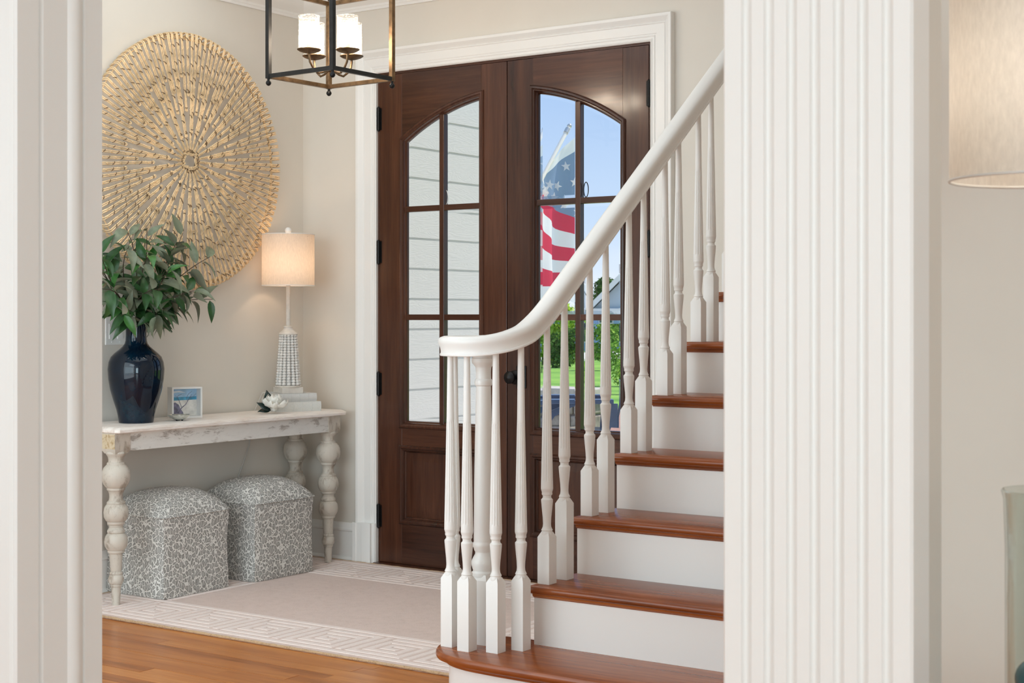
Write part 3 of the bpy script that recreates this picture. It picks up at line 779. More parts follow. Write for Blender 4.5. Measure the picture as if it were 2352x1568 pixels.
# rattan disc on the wall
DC = Vector((.0, -.843, 1.962)); RD = .592
disc = thing('rattan_wall_disc', 'large round rattan stick sunburst hung on the wall', 'wall decor', DC)
def stick_mesh(r_in, ph=0.0):
    m = MB()
    for sgn in (-1, 1):
        pts = []; nn = max(6, int((RD-r_in)/.035))
        for i in range(nn+1):
            r = r_in+(RD-r_in)*i/nn
            dx = .070-.012*(1-r/RD)
            o_ = sgn*(.0026+.0014*r/RD)+.0009*math.sin(i*2.1+r_in*40)
            pts.append((dx+.0012*math.sin(i*1.7+sgn), o_, r))
        pts += [(.066, sgn*.0050, RD+.006), (.052, sgn*.0052, RD+.008), (.014, sgn*.0052, RD-.002)]
        m.tube(pts, .0029, 6, 0)
    r = r_in+.018+ph*.04
    kx = int(ph*7)
    while r < RD-.01:
        dx = .070-.012*(1-r/RD); s2 = 1 if kx % 2 else -1
        m.tube([(dx-.002, -s2*.0072, r-.008), (dx+.0046, -s2*.0025, r-.003), (dx+.0046, s2*.0030, r+.004), (dx-.002, s2*.0072, r+.009)], .0019, 5, 1 if kx % 2 == 0 else 0)
        r += .040; kx += 1
    dx = .070-.012*(1-r_in/RD)
    m.tube([(dx-.001, -.0070, r_in+.004), (dx+.002, -.0045, r_in-.002), (dx+.002, 0, r_in-.004), (dx+.002, .0045, r_in-.002), (dx-.001, .0070, r_in+.004)], .0028, 6, 0)
    m.tube([(dx+.002, -.0072, r_in+.013), (dx+.0046, 0, r_in+.011), (dx+.002, .0072, r_in+.013)], .0019, 5, 1)
    return m.mesh('stick', [M_straw, M_tie], 1.2)
lev = [[stick_mesh(r+q*.006-.006, q/4) for q in range(4)] for r in (.037, .125, .225, .315, .395)]
pat = [0, 3, 2, 4, 1]
NST = 120
for i in range(NST):
    o = link('stick', random.choice(lev[pat[i % 5]]), disc, (random.uniform(-.002, .002), 0, 0))
    o.rotation_euler = (2*PI*i/NST+random.uniform(-.006, .006), 0, 0)
for rr, xx in ((.585, .018), (.575, .034)):
    MB().tube([(xx, rr*math.sin(a), rr*math.cos(a)) for a in [2*PI*i/72 for i in range(72)]], .0034, 6, closed=True).build('hoop', M_straw, disc, 1.2)
MB().tube([(.052, .038*math.sin(a), .038*math.cos(a)) for a in [2*PI*i/28 for i in range(28)]], .0024, 6, closed=True).build('hub_ring', M_tie, disc, 1.2)

# vase
vase = MB()
vp = [(0, .0735), (.004, .0755), (.03, .079), (.058, .0855), (.103, .1000), (.147, .1123), (.191, .1195), (.235, .1225), (.266, .1185), (.289, .1095), (.306, .0930), (.3235, .0720), (.335, .0590), (.347, .0500), (.360, .0462), (.38, .0450), (.455, .0442), (.4605, .0438), (.462, .0415), (.458, .0395), (.40, .040)]
vase.lathe(vp, (0, 0, 0), 56, cap=False); vase.lathe([(0, .0735), (.0005, 0.0001)], (0, 0, 0), 56, cap=False)
vo = vase.build('vase', M_glaze, None, 1.0, loc=(.185, -1.283, TZ+.0005)); tag(vo, 'tall glossy navy blue vase holding leafy branches', 'vase')
# foliage in the vase
gr = thing('foliage_arrangement', 'bunch of dark green and sage leafy stems in navy vase', 'foliage', (.185, -1.283, TZ+.40))
def leaf_mesh(name, ln, wd, curl, fold, mat):
    m = MB(); nn = 7; v = []
    for i in range(nn+1):
        t = i/nn; wv = wd*(math.sin(PI*min(1, t**.72))**.85)*(1-.25*t) if 0 < t < 1 else 0.0004
        zc = curl*ln*(.35*t-t*t); x = ln*(t-.12*abs(curl)*t*t)
        for k_ in (-1, -.5, 0, .5, 1): v.append((x, k_*wv, zc+fold*wv*abs(k_)**1.3))
    fs = []
    for i in range(nn):
        for k_ in range(4): a = i*5+k_; fs.append((a, a+5, a+6, a+1))
    m.add(v, fs); return m.mesh(name, mat, 1.4, fix=False)
LVM = []
for mt, wgt in ((M_leafA, 5), (M_leafB, 4), (M_leafC, 2)):
    for ln, wd, cu, fo in ((.100, .0205, .55, .35), (.088, .0215, .95, .25), (.108, .0195, .25, .45)):
        LVM += [leaf_mesh('leaf', ln, wd, cu, fo, mt)]*wgt
rnd = random.Random(11)
def branch(az, out_r, up, bend, nl, seed):
    R_ = random.Random(seed); pts = []
    for i in range(9):
        t = i/8; rr = .018+out_r*(t**1.35); h = up*t-bend*t*t*t
        a = az+.35*math.sin(t*2.2+seed)*t
        px, py = rr*math.cos(a), rr*math.sin(a)
        zq = h if i else -.10
        pts.append(Vector((max(px, -.075 if zq > .17 else -.105), py, zq)))
    b = MB().tube([tuple(p) for p in pts], [.0032-.0018*i/8 for i in range(9)], 6).build('branch', M_stem, gr, 1.2)
    for q in range(nl):
        t = .22+.78*(q+.5)/nl; f_ = t*8; i = min(7, int(f_)); p = pts[i].lerp(pts[i+1], f_-i); d = (pts[i+1]-pts[i]).normalized()
        ang = q*2.4+R_.uniform(-.5, .5); side = d.orthogonal().normalized(); side.rotate(Matrix.Rotation(ang, 3, d))
        for attempt in range(14):
            ld = (d*R_.uniform(.1, .75)+side*R_.uniform(.7, 1.1)+Vector((.12+.12*attempt, 0, R_.uniform(-.55, .25)))).normalized()
            up_ = Vector((R_.uniform(-.2, .9), R_.uniform(-.5, .2), R_.uniform(.2, 1))); yv = up_.cross(ld).normalized(); zv = ld.cross(yv)
            me = R_.choice(LVM); s_c = R_.uniform(.92, 1.30)
            MM = Matrix((ld*s_c, yv*s_c, zv*s_c)).transposed().to_4x4(); MM.translation = p+ld*.006
            if all((MM @ v_.co).x > (-.098 if (MM @ v_.co).z > .17 else -.165) for v_ in me.vertices): break
        o = link('leaf', me, b); o.matrix_local = MM
    return b
specs = [(75, .29, .42, .06), (95, .22, .44, .02), (60, .20, .47, .0), (40, .15, .42, .0), (108, .30, .32, .10), (85, .33, .25, .09), (20, .19, .36, .06), (-20, .20, .40, .04), (-60, .23, .42, .03), (-90, .28, .42, .06), (-75, .31, .30, .10), (-45, .17, .48, .0), (0, .10, .48, .0), (130, .16, .42, .0), (-120, .20, .42, .02), (70, .22, .20, .10), (-70, .22, .18, .10), (-10, .16, .17, .09), (88, .14, .33, .03), (-88, .16, .33, .03), (45, .24, .28, .08), (-40, .24, .28, .08), (100, .24, .17, .10)]
for i, (a, r_, u, b_) in enumerate(specs): branch(math.radians(a), r_*1.06, u*.94, b_, 13, i+3)

# switch plate
sw = thing('light_switch', 'white double rocker light switch half hidden by the vase', 'light switch', (0, -1.2425, 1.168))
MB().box(0, .006, -.0575, .0575, -.0605, .0605).build('switch_plate', M_switch, sw, bevel=.002)
for yy in (-.023, .023):
    MB().box(.005, .0072, yy-.0175, yy+.0175, -.0345, .0345).build('rocker_surround', M_switch, sw)
    MB().prism([(.006, -.033), (.0105, -.033), (.0075, 0), (.0085, .033), (.006, .033)], yy-.0155, yy+.0155, 'y').build('rocker', M_switch, sw)
    # screws
for yy in (-.023, .023):
    for zz in (-.048, .048): MB().lathe([(0, .0035), (.0075, .0035), (.008, .002)], (0, yy, zz), 10, axis=(1, 0, 0)).build('screw', M_switch, sw)

# framed beach picture
E1 = Vector((.36, .933, 0)).normalized(); NRM = Vector((E1.y, -E1.x, 0))
pf = thing('picture_frame', 'small white box frame with beach driftwood picture on table', 'picture frame', (.125, -1.017, TZ), math.atan2(E1.y, E1.x))
# local: x along the frame, y backwards, origin at lower left front corner
W_, H_, D_, B_ = .147, .142, .056, .008
MB().box(0, B_, 0, D_, 0, H_).box(W_-B_, W_, 0, D_, 0, H_).box(B_, W_-B_, 0, D_, 0, B_).box(B_, W_-B_, 0, D_, H_-B_, H_).box(B_, W_-B_, D_-.006, D_, B_, H_-B_).build('frame_box', M_frame, pf)
m = MB(); yv = D_-.0065
def quadp(pts, mi, off=0): m.add([(x, yv-off, z) for x, z in pts], [tuple(range(len(pts)))], mi)
a0, a1, b0, b1 = B_, W_-B_, B_, H_-B_
def zz(t): return b0+(b1-b0)*t
def xx_(t): return a0+(a1-a0)*t
quadp([(a0, zz(.68)), (a1, zz(.70)), (a1, b1), (a0, b1)], 0)
quadp([(a0, zz(.56)), (a1, zz(.58)), (a1, zz(.70)), (a0, zz(.68))], 1)
quadp([(a0, b0), (a1, b0), (a1, zz(.58)), (a0, zz(.56))], 2)
quadp([(a0, b0), (xx_(.52), b0), (xx_(.50), zz(.12)), (xx_(.40), zz(.26)), (xx_(.34), zz(.40)), (xx_(.2), zz(.50)), (xx_(.08), zz(.44)), (a0, zz(.47))], 3, .0003)
quadp([(xx_(.0), zz(.80)), (xx_(.3), zz(.86)), (xx_(.6), zz(.84)), (xx_(.35), zz(.92)), (xx_(.05), zz(.9))], 4, .0002)
mats_p = [plain('print_sky', (.36, .58, .80), .5, var=.2, scale=18), plain('print_sea', (.05, .32, .52), .5, var=.3, scale=40), plain('print_sand', (.72, .69, .64), .5, var=.18, scale=50), plain('print_dune', (.17, .16, .24), .5, var=.6, scale=60), plain('print_cloud', (.75, .80, .86), .5)]
m.build('beach_print', mats_p, pf, fix=False)
dw = MB()
def br(pts, r): dw.tube([(xx_(x), yv-.001, zz(z)) for x, z in pts], r, 5)
br([(.30, .10), (.45, .30), (.58, .40), (.66, .52), (.74, .66), (.82, .78)], [.0022, .002, .0017, .0014, .001, .0006]); br([(.66, .52), (.62, .66), (.70, .80), (.82, .88)], .0008); br([(.74, .66), (.88, .70), (.98, .80)], .0007)
br([(.45, .30), (.36, .52), (.28, .70), (.34, .76), (.44, .79)], .0009); br([(.28, .70), (.20, .74)], .0006)
dw.build('driftwood_print', mats_p[3], pf, 1.0)
MB().box(B_, W_-B_, .0085, .0098, B_, H_-B_).build('frame_glass', M_glass, pf)

# shell dish
sd = thing('shell_dish', 'small silvery shell dish in front of the beach picture', 'dish', (.255, -1.095, TZ))
def shmod(a, z, r): return 1+.10*math.sin(5*a+.6)*(z/.026)+.05*math.sin(9*a)*(z/.026)
MB().lathe([(.004, .012), (.006, .022), (.012, .034), (.020, .045), (.027, .053), (.0275, .051), (.021, .042), (.013, .031), (.008, .018), (.0075, .0005)], (0, 0, 0), 30, mod=shmod).build('shell', M_shell, sd, 1.0)
for a in (0.4, 2.5, 4.6): MB().sphere((.014*math.cos(a), .014*math.sin(a), .004), .005, 8, 6).build('foot', M_black, sd, 1.0)
for a, r_, mt in ((.5, .016, M_black), (2.4, .02, M_frame), (4.2, .014, M_shell)):
    ps = MB().sphere((.25+.005+r_*math.cos(a), -1.095+r_*math.sin(a), TZ+.0185), .0085, 8, 6, sq=(1.4, 1, .8)).build('pebble', mt, None, 1.0)
    tag(ps, {.5: 'dark pebble lying in the small shell dish', 2.4: 'white pebble lying in the small shell dish', 4.2: 'grey pebble lying in the small shell dish'}[a], 'pebble', 'pebbles in the shell dish')

# books under the lamp
EB = Vector((.394, .919, 0)).normalized(); NB_ = Vector((EB.y, -EB.x, 0)); RB = math.atan2(EB.y, EB.x)
def book(label, cx, cy, z, hl, hw, th, mat):
    t = thing('book', label, 'book', (cx, cy, z), RB, 'linen books stacked under the table lamp')
    # local x along spine, local -y towards the viewer (spine side)
    MB().box(-hl+.003, hl-.003, -hw+.004, hw-.004, .0035, th-.0035).build('page_block', M_page, t)
    MB().box(-hl, hl, -hw+.002, hw, 0, .0032).build('cover', mat, t, bevel=.0008)
    MB().box(-hl, hl, -hw+.002, hw, th-.0032, th).build('cover', mat, t, bevel=.0008)
    sp = [(-hw+.004, 0)]+[(-hw+.003-.005*math.sin(PI*i/8), th*i/8) for i in range(9)]+[(-hw+.004, th)]
    m = MB().prism(sp, -hl, hl, 'x'); m.build('spine', mat, t, .6)
    m = MB()
    for q in (-.62, -.22, .18, .60):
        m.tube([(hl*q, -hw+.0032-.0052*math.sin(PI*i/8), th*i/8) for i in range(9)], .0011, 5)
    m.build('spine_band', mat, t, 1.0)
    return t
book('pale linen book at the bottom of the stack, on the tabletop', .17, -.27, TZ, .120, .088, .047, M_linen)
book('smaller grey linen book on top of the stack, under the lamp', .165, -.275, TZ+.047, .110, .075, .041, M_linen2)

# magnolia
mg = thing('magnolia_flower', 'white magnolia bloom with dark leaves leaning on the books', 'flower', (.262, -.492, TZ))
mg.scale = (1.18, 1.18, 1.18)
def petal(az, tilt, ln, wd, cup, off, zo):
    m = MB(); v = []; fs = []; nu, nv = 7, 6
    for j in range(nv+1):
        t = j/nv
        for i in range(nu):
            u = -1+2*i/(nu-1); wv = wd*math.sin(PI*(.12+.80*t))**.7
            x = ln*t; y_ = u*wv; z_ = cup*(u*u*.5*wd+.9*ln*(t-.5)**2) + .004*math.sin(5*u+7*t)
            v.append((x, y_, z_))
    for j in range(nv):
        for i in range(nu-1): a = j*nu+i; fs.append((a, a+1, a+nu+1, a+nu))
    m.add(v, fs); o = m.build('petal', M_petal, mg, 1.4, fix=False)
    o.rotation_euler = (0, -tilt, az); o.location = (off*math.cos(az), off*math.sin(az), zo)
    md = o.modifiers.new('thickness', 'SOLIDIFY'); md.thickness = .0012
for i in range(6): petal(i*PI/3+.2, .22 if math.cos(i*PI/3+.2) > .1 else .5, .062, .030, .9, .004, .016)
for i in range(5): petal(i*2*PI/5+.5, .75, .052, .026, 1.1, .004, .022)
for i in range(4): petal(i*PI/2+.1, 1.15, .044, .021, 1.2, .002, .026)
MB().sphere((0, 0, .026), .014, 10, 8, sq=(1, 1, 1.3)).build('flower_center', M_petal, mg, 1.0)
def magleaf(tip_, ln, wd, loc_, roll):
    m = MB(); v = []; fs = []
    for j in range(8):
        t = j/7; wv = max(.0008, wd*math.sin(PI*t**.85))
        for u in (-1, 0, 1): v.append((ln*t, u*wv, .22*wd*abs(u)-.18*ln*t*t))
    for j in range(7):
        for i in range(2): a = j*3+i; fs.append((a, a+1, a+4, a+3))
    m.add(v, fs); o = m.build('leaf', M_magleaf, mg, 1.4, fix=False)
    d = Vector(tip_).normalized(); n_ = Vector(roll); yv_ = n_.cross(d).normalized(); n_ = d.cross(yv_)
    MM = Matrix((d, yv_, n_)).transposed().to_4x4(); MM.translation = loc_; o.matrix_local = MM
    md = o.modifiers.new('thickness', 'SOLIDIFY'); md.thickness = .001
magleaf((-.15, -.12, 1), .075, .019, (-.012, -.010, .022), (.7, -.7, .2)); magleaf((-.35, -.75, .55), .066, .014, (-.008, -.012, .012), (.75, -.5, .4)); magleaf((-.2, -.9, .1), .055, .014, (-.012, -.012, .010), (.5, -.3, .8))

# table lamp
LX, LY, LZ = .168, -.292, TZ+.088
tl = thing('table_lamp', 'slim beaded table lamp with lit blush drum shade, on books', 'lamp', (LX, LY, LZ))
tm = MB().box(-.056, .056, -.056, .056, 0, .030); o = tm.build('plinth', M_lampw, tl, bevel=.002); o.rotation_euler = (0, 0, RB)
MB().lathe([(.030, .064), (.033, .066), (.037, .064), (.038, .05)], (0, 0, 0), 32).build('foot_disc', M_lampw, tl, .6)
MB().lathe([(.038, .048), (.290, .034)], (0, 0, 0), 24).build('core', plain('grey_lamp_core', (.42, .41, .39), .7), tl, .6)
for i in range(14):
    a = 2*PI*(i+.3)/14; m = MB()
    for j in range(19):
        t = j/18; r_ = .0535-.0160*t; br_ = .0108-.0020*t
        m.sphere((r_*math.cos(a), r_*math.sin(a), .046+.0132*j), br_, 8, 6, sq=(1, 1, .78))
    m.build('bead_strand', M_bead, tl, 1.2)
MB().lathe([(.288, .045), (.292, .0465), (.297, .045), (.303, .038), (.312, .028), (.320, .0225), (.325, .021), (.327, .023), (.331, .023), (.333, .016)], (0, 0, 0), 28).build('cap', M_lampw, tl, .6)
MB().lathe([(.331, .0115), (.60, .0105), (.78, .004), (.79, .004)], (0, 0, 0), 16).build('pole', M_lampw, tl, .6)
SZ0, SZ1, SR = 1.388-LZ, 1.640-LZ, .1295
def ringshade(par, mat, z0, z1, r, n=56):
    MB().lathe([(z0, r), (z1, r)], (0, 0, 0), n, cap=False).build('shade', mat, par, 1.2, fix=False)
    for zr in (z0, z1): MB().tube([(r*math.cos(2*PI*i/n), r*math.sin(2*PI*i/n), zr) for i in range(n)], .0022, 6, closed=True).build('shade_rim', M_frame, par, 1.2)
    MB().tube([(-r, 0, z1-.012), (0, 0, z1-.010), (r, 0, z1-.012)], .0015, 5).tube([(0, -r, z1-.012), (0, 0, z1-.010), (0, r, z1-.012)], .0015, 5).build('shade_spider', M_bronze, par, 1.2)
ringshade(tl, M_shade, SZ0, SZ1, SR)
MB().sphere((0, 0, 1.660-LZ), .0165, 16, 10).build('finial', M_frame, tl, 1.2)
MB().sphere((0, 0, SZ0+.10), .026, 14, 10).build('bulb', M_bulb, tl, 1.2)
MB().tube([loc(x, y, z, Vector((LX, LY, LZ))) for x, y, z in ((LX-.05, LY-.02, LZ+.004), (.06, -.36, TZ+.0895), (.0205, -.375, TZ-.0), (.014, -.390, .66), (.012, -.405, .60), (.012, -.44, .525), (.012, -.475, .455), (.012, -.51, .38), (.012, -.52, .30))], .0024, 6).build('cord', plain('clear_lamp_cord', (.55, .53, .50), .3), tl, 1.2)
pl_ = light('lamp_bulb_light', 'POINT', (LX, LY, SZ0+.11+LZ), 2.6, (1, .66, .42), radius=.03); pl_.visible_glossy = True

# lantern
LNC = Vector((1.194, -1.142, 2.205)); LR = math.radians(-2)
ln = thing('lantern_pendant', 'dark iron box lantern with lit seeded glass candle shades', 'pendant light', LNC, LR)
hs, hh, bt = .178, .372, .0095
for sx in (-1, 1):
    for sy in (-1, 1):
        MB().box(sx*hs-bt, sx*hs+bt, sy*hs-bt, sy*hs+bt, 0, hh).build('corner_post', M_iron if sy < 0 else M_bronze, ln, bevel=.0015)
        MB().lathe([(-.030, .0005), (-.028, .006), (-.023, .010), (-.018, .0115), (-.012, .010), (-.008, .006), (-.003, .0055), (0, .006)], (sx*hs, sy*hs, 0), 16).build('finial', M_black, ln, .8)
for zz_ in (.0095, hh-.0095):
    for s_ in (-1, 1):
        MB().box(-hs+bt, hs-bt, s_*hs-bt*.8, s_*hs+bt*.8, zz_-.0085, zz_+.0085).build('frame_bar', M_iron if s_ < 0 else M_bronze, ln, bevel=.001)
        MB().box(s_*hs-bt*.8, s_*hs+bt*.8, -hs+bt, hs-bt, zz_-.0085, zz_+.0085).build('frame_bar', M_iron if s_ > 0 else M_bronze, ln, bevel=.001)
MB().tube([(hs*.93*sx_, hs*.93*sy_, hh) if k_ == 0 else (.012*sx_, .012*sy_, hh+.22) for sx_, sy_, k_ in ((-1, -1, 0), (-1, -1, 1))], .006, 8).tube([(hs*.93, hs*.93, hh), (.012, .012, hh+.22)], .006, 8).tube([(-hs*.93, hs*.93, hh), (-.012, .012, hh+.22)], .006, 8).tube([(hs*.93, -hs*.93, hh), (.012, -.012, hh+.22)], .006, 8).build('roof_bar', M_iron, ln, 1.2)
MB().tube([(0, 0, .045), (0, 0, CEIL-LNC.z)], .0055, 10).build('stem', M_bronze, ln, 1.2)
MB().lathe([(CEIL-LNC.z-.03, .02), (CEIL-LNC.z-.02, .06), (CEIL-LNC.z, .065)], (0, 0, 0), 24).build('ceiling_plate', M_iron, ln, .8)
MB().lathe([(.030, .001), (.034, .009), (.042, .013), (.052, .012), (.060, .007)], (0, 0, 0), 14).build('hub', M_bronze, ln, .8)
TR_ = .110
for q in range(4):
    a = math.radians(34.5+45+q*90)-LR
    cx_, cy_ = TR_*math.cos(a), TR_*math.sin(a); zp = .100
    up_ = [(0, 0, .048)]+[(cx_*t, cy_*t, .048-.026*math.sin(PI*t*.8)) for t in (.2, .4, .6)]+[(cx_*.82, cy_*.82, .040), (cx_*.96, cy_*.96, .062), (cx_, cy_, .086), (cx_, cy_, zp)]
    MB().tube(up_, .0048, 8).build('candle_arm', M_bronze, ln, 1.2)
    MB().lathe([(zp-.006, .008), (zp-.002, .024), (zp+.004, .040), (zp+.010, .049), (zp+.0125, .049), (zp+.008, .038), (zp+.003, .015), (zp+.003, .0005)], (cx_, cy_, 0), 28).build('drip_pan', M_bronze, ln, .9)
    MB().lathe([(zp+.003, .0105), (zp+.040, .0105), (zp+.042, .006)], (cx_, cy_, 0), 16).build('candle_sleeve', M_candle, ln, .8)
    MB().lathe([(zp+.042, .005), (zp+.052, .011), (zp+.064, .013), (zp+.078, .009), (zp+.094, .003), (zp+.100, .0005)], (cx_, cy_, 0), 14).build('flame_bulb', M_bulb, ln, 1.2)
    MB().lathe([(zp+.006, .0425), (zp+.146, .0425)], (cx_, cy_, 0), 32, cap=False).tube([(cx_+.0425*math.cos(2*PI*i/32), cy_+.0425*math.sin(2*PI*i/32), zp+.146) for i in range(32)], .0014, 5, closed=True).build('glass_shade', M_seed, ln, 1.2, fix=False)
    wv = Matrix.Rotation(LR, 3, 'Z') @ Vector((cx_, cy_, zp+.07)) + LNC
    light('lantern_bulb_light', 'POINT', wv, 3.6, (1, .84, .66), radius=.03)

# ------------------------------------------------------------------ foreground right: side table, lamp, glass vase
M_tablew = wood('dark_side_table_wood', DW, (1, 12, 12), .35, .2, 'Object', 5)
st = thing('side_table', 'dark wood side table under the drum lamp, mostly out of frame', 'side table', (4.93, -3.83, 0))
MB().box(-.24, .30, -.24, .24, .675, .70).build('tabletop', M_tablew, st, bevel=.004)
for sx in (-.20, .26):
    for sy in (-.2, .2): MB().prism([(sx-.02, sy-.02), (sx+.02, sy-.02), (sx+.02, sy+.02), (sx-.02, sy+.02)], 0, .675).build('leg', M_tablew, st)
dl = thing('drum_lamp', 'lit ivory drum lampshade at the right edge beside the pilaster', 'lamp', (4.77, -3.781, .70))
MB().lathe([(0, .026), (.008, .026), (.012, .018), (.30, .010), (.62, .008), (.98, .004)], (0, 0, 0), 24).build('stand', M_bronze, dl, .6)
ringshade(dl, M_shade2, .717, 1.00, .1245)
MB().sphere((0, 0, .84), .028, 14, 10).build('bulb', M_bulb, dl, 1.2)
light('drum_lamp_light', 'POINT', (4.77, -3.781, 1.55), 1.7, (1, .94, .86), radius=.03)
GV = (4.831, -3.982, .70)
gv = MB(); gv.lathe([(0, .050), (.004, .055), (.26, .055), (.318, .057), (.327, .0595), (.329, .058), (.326, .0545), (.26, .0515), (.012, .0515), (.010, .0005)], (0, 0, 0), 40, cap=False)
gvo = gv.build('glass_cylinder', M_clear, None, .9, loc=GV); tag(gvo, 'tall clear glass cylinder vase cut by right picture edge', 'vase')
M_teal = plain('teal_glass_float', (.02, .13, .17), .12, var=.3, scale=20)
M_tan = plain('tan_shell', (.55, .40, .28), .5, var=.3, scale=50)
for (x, y, z, r_, mt, lb) in ((-.018, -.006, .041, .0285, M_teal, 'teal glass float lowest in the clear cylinder vase'), (-.022, .004, .101, .024, M_teal, 'teal glass float higher up inside the clear cylinder vase'), (.014, -.020, .083, .013, M_tan, 'tan shell ball among the teal floats in the clear cylinder')):
    o = MB().sphere((GV[0]+x, GV[1]+y, GV[2]+z-.001), r_, 20, 14).build('glass_float' if mt is M_teal else 'shell_ball', mt, None, 1.2); tag(o, lb, 'ornament', 'floats in the clear cylinder vase')

# ================================================================== OUTSIDE
M_siding = None
def siding():
    m, nt, b = principled('white_woodgrain_siding')
    n = n_noise(nt, 5, 3, .5, 'World', (1, .38, 2.8), False, 1.2)
    wv = nt.nodes.new('ShaderNodeMath'); wv.operation = 'MULTIPLY'; wv.inputs[1].default_value = 95
    sn = nt.nodes.new('ShaderNodeMath'); sn.operation = 'SINE'
    nt.links.new(n.outputs[0], wv.inputs[0]); nt.links.new(wv.outputs[0], sn.inputs[0])
    b.inputs['Base Color'].default_value = (.60, .60, .61, 1); b.inputs['Roughness'].default_value = .6
    n_bump(nt, b, sn.outputs[0], .16, .0012)
    return m
M_siding = siding()
sw_ = struct('wall_porch', MB().box(-.15, -.022, .16, 2.0, -.3, 3.0), M_siding, 'white lap siding wall of the porch seen through the left door', 'wall')
for i in range(18):
    z0 = -.25+.1725*i+.0375; 
    MB().add([(-.0172, .165, z0), (-.0172, 1.99, z0), (-.022, 1.99, z0+.195), (-.022, .165, z0+.195), (-.022, .165, z0), (-.022, 1.99, z0)], [(0, 1, 2, 3), (0, 4, 5, 1), (1, 5, 2), (0, 3, 4)]).build('siding_board', M_siding, sw_)
struct('trim_7', MB().box(-.16, .012, 1.98, 2.06, -.3, 3.0), M_white, 'white corner board at the end of the porch siding', 'trim')
pt = MB().box(.62, 2.75, .165, 2.15, 2.76, 2.84)
struct('sun_blocker', pt, M_ceil, 'added unseen white slab keeping sun off the front doors', 'ceiling')  # added out of view to block sun from the door glass
M_conc = plain('pale_concrete', (.66, .63, .59), .8, var=.15, scale=12)
struct('floor_porch', MB().box(-4.5, 4.5, .16, 3.5, -.28, -.03), M_conc, 'pale concrete porch floor outside the front doors', 'floor')
# lawn
def lawnmat():
    m, nt, b = principled('mown_lawn')
    n = n_noise(nt, .35, 5, .65, 'World'); r = n_ramp(nt, n.outputs[0], [(.35, (.10, .26, .02)), (.6, (.22, .42, .05)), (.75, (.34, .50, .09))])
    nt.links.new(r.outputs[0], b.inputs['Base Color']); b.inputs['Roughness'].default_value = .9
    n2 = n_noise(nt, 30, 3, .7, 'World'); n_bump(nt, b, n2.outputs[0], .6, .03); return m
def gz(y): return -.28-.0135*(max(y, 3.4)-3.4) if y < 95 else -.28-.0135*91.6+.004*(y-95)
m = MB(); v = []; fs = []; ys = [3.4+ (180-3.4)*(i/24)**1.6 for i in range(25)]; xs = [-160+300*i/24 for i in range(25)]
for y in ys:
    for x in xs: v.append((x, y, gz(y)))
for j in range(24):
    for i in range(24): a = j*25+i; fs.append((a, a+1, a+26, a+25))
m.add(v, fs); lw = m.build('ground', lawnmat(), None, 1.0); tag(lw, 'bright green mown lawn sloping away beyond the porch', 'lawn', kind='structure')
dv_ = MB().box(-72, -26, 64, 80.6, -1.4, -1.02); dr = dv_.build('reflector', M_conc); tag(dr, 'pale driveway added in front of the pale blue house', 'reflector', kind='structure')  # pale ground added to cut green lawn bounce on the gable
# flag
fg = thing('flag', 'american flag hanging from an angled white pole at the porch corner', 'flag', (0.0, 2.06, 1.905))
fo = Vector((0.0, 2.06, 1.905))
M_pole = plain('white_flag_pole', (.80, .78, .72), .35)
tip = Vector((.0, 2.565, 2.475))-fo
MB().tube([(.0, 0, 0), tuple(tip)], .013, 12).build('pole', M_pole, fg, 1.2)
MB().tube([tuple(tip*.93), tuple(tip*.985)], .017, 12).sphere(tuple(tip*1.02), .016, 12, 8).build('pole_tip', plain('silver_pole_tip', (.55, .55, .52), .3, .8), fg, 1.2)
MB().lathe([(0, .026), (.01, .026), (.02, .018), (.075, .0165)], (0, 0, 0), 16, axis=tip).box(-.02, .02, -.012, .004, -.05, .05).build('bracket', M_black, fg, .8)
def cloth(name, base):
    m = bpy.data.materials.new(name); m.use_nodes = True; nt = m.node_tree; nt.nodes.clear()
    o = nt.nodes.new('ShaderNodeOutputMaterial'); d = nt.nodes.new('ShaderNodeBsdfDiffuse'); t = nt.nodes.new('ShaderNodeBsdfTranslucent'); mx = nt.nodes.new('ShaderNodeMixShader'); mx.inputs[0].default_value = .58
    d.inputs[0].default_value = (*base, 1); t.inputs[0].default_value = (*base, 1)
    nt.links.new(d.outputs[0], mx.inputs[1]); nt.links.new(t.outputs[0], mx.inputs[2]); nt.links.new(mx.outputs[0], o.inputs[0]); return m
MF = [cloth('flag_red', (.78, .075, .13)), cloth('flag_white', (.95, .95, .95)), cloth('flag_blue', (.27, .37, .52))]
def ztp(a): return .08+(tip.z-.055)*a*.97           # cloth top follows the pole
NA = 22
def P(a, z):
    fold = .032*math.sin(a*9+z*1.4)+.02*math.sin(a*17-z*2.5)
    return (.02+fold, .02+a*(.56), z)
def zband(k_, a): return .115-.103*k_-.15*a+.022*math.sin(a*5+k_*.8)-(.045*(k_-3)*(.5-a) if k_ > 3 else 0)
m = MB(); rows_ = []
canton_rows = 6
for q in range(canton_rows+1):
    rows_.append(([max(zband(0, i/NA), ztp(i/NA)) + (zband(0, i/NA)-max(zband(0, i/NA), ztp(i/NA)))*q/canton_rows for i in range(NA+1)], 2))
for kx in range(1, 7): rows_.append(([zband(kx, i/NA) for i in range(NA+1)], (kx+1) % 2))
v = []; 
for zs, _ in rows_: v += [P(i/NA, zs[i]) for i in range(NA+1)]
m.v = [tuple(p) for p in v]
for j in range(len(rows_)-1):
    mi = rows_[j+1][1]
    for i in range(NA):
        a = j*(NA+1)+i; m.f.append((a, a+1, a+NA+2, a+NA+1)); m.m.append(1 if (j == 0 and mi == 2) else mi)
cl = m.build('flag_cloth', MF, fg, 1.3, fix=False)
sm = MB(); r_ = .036
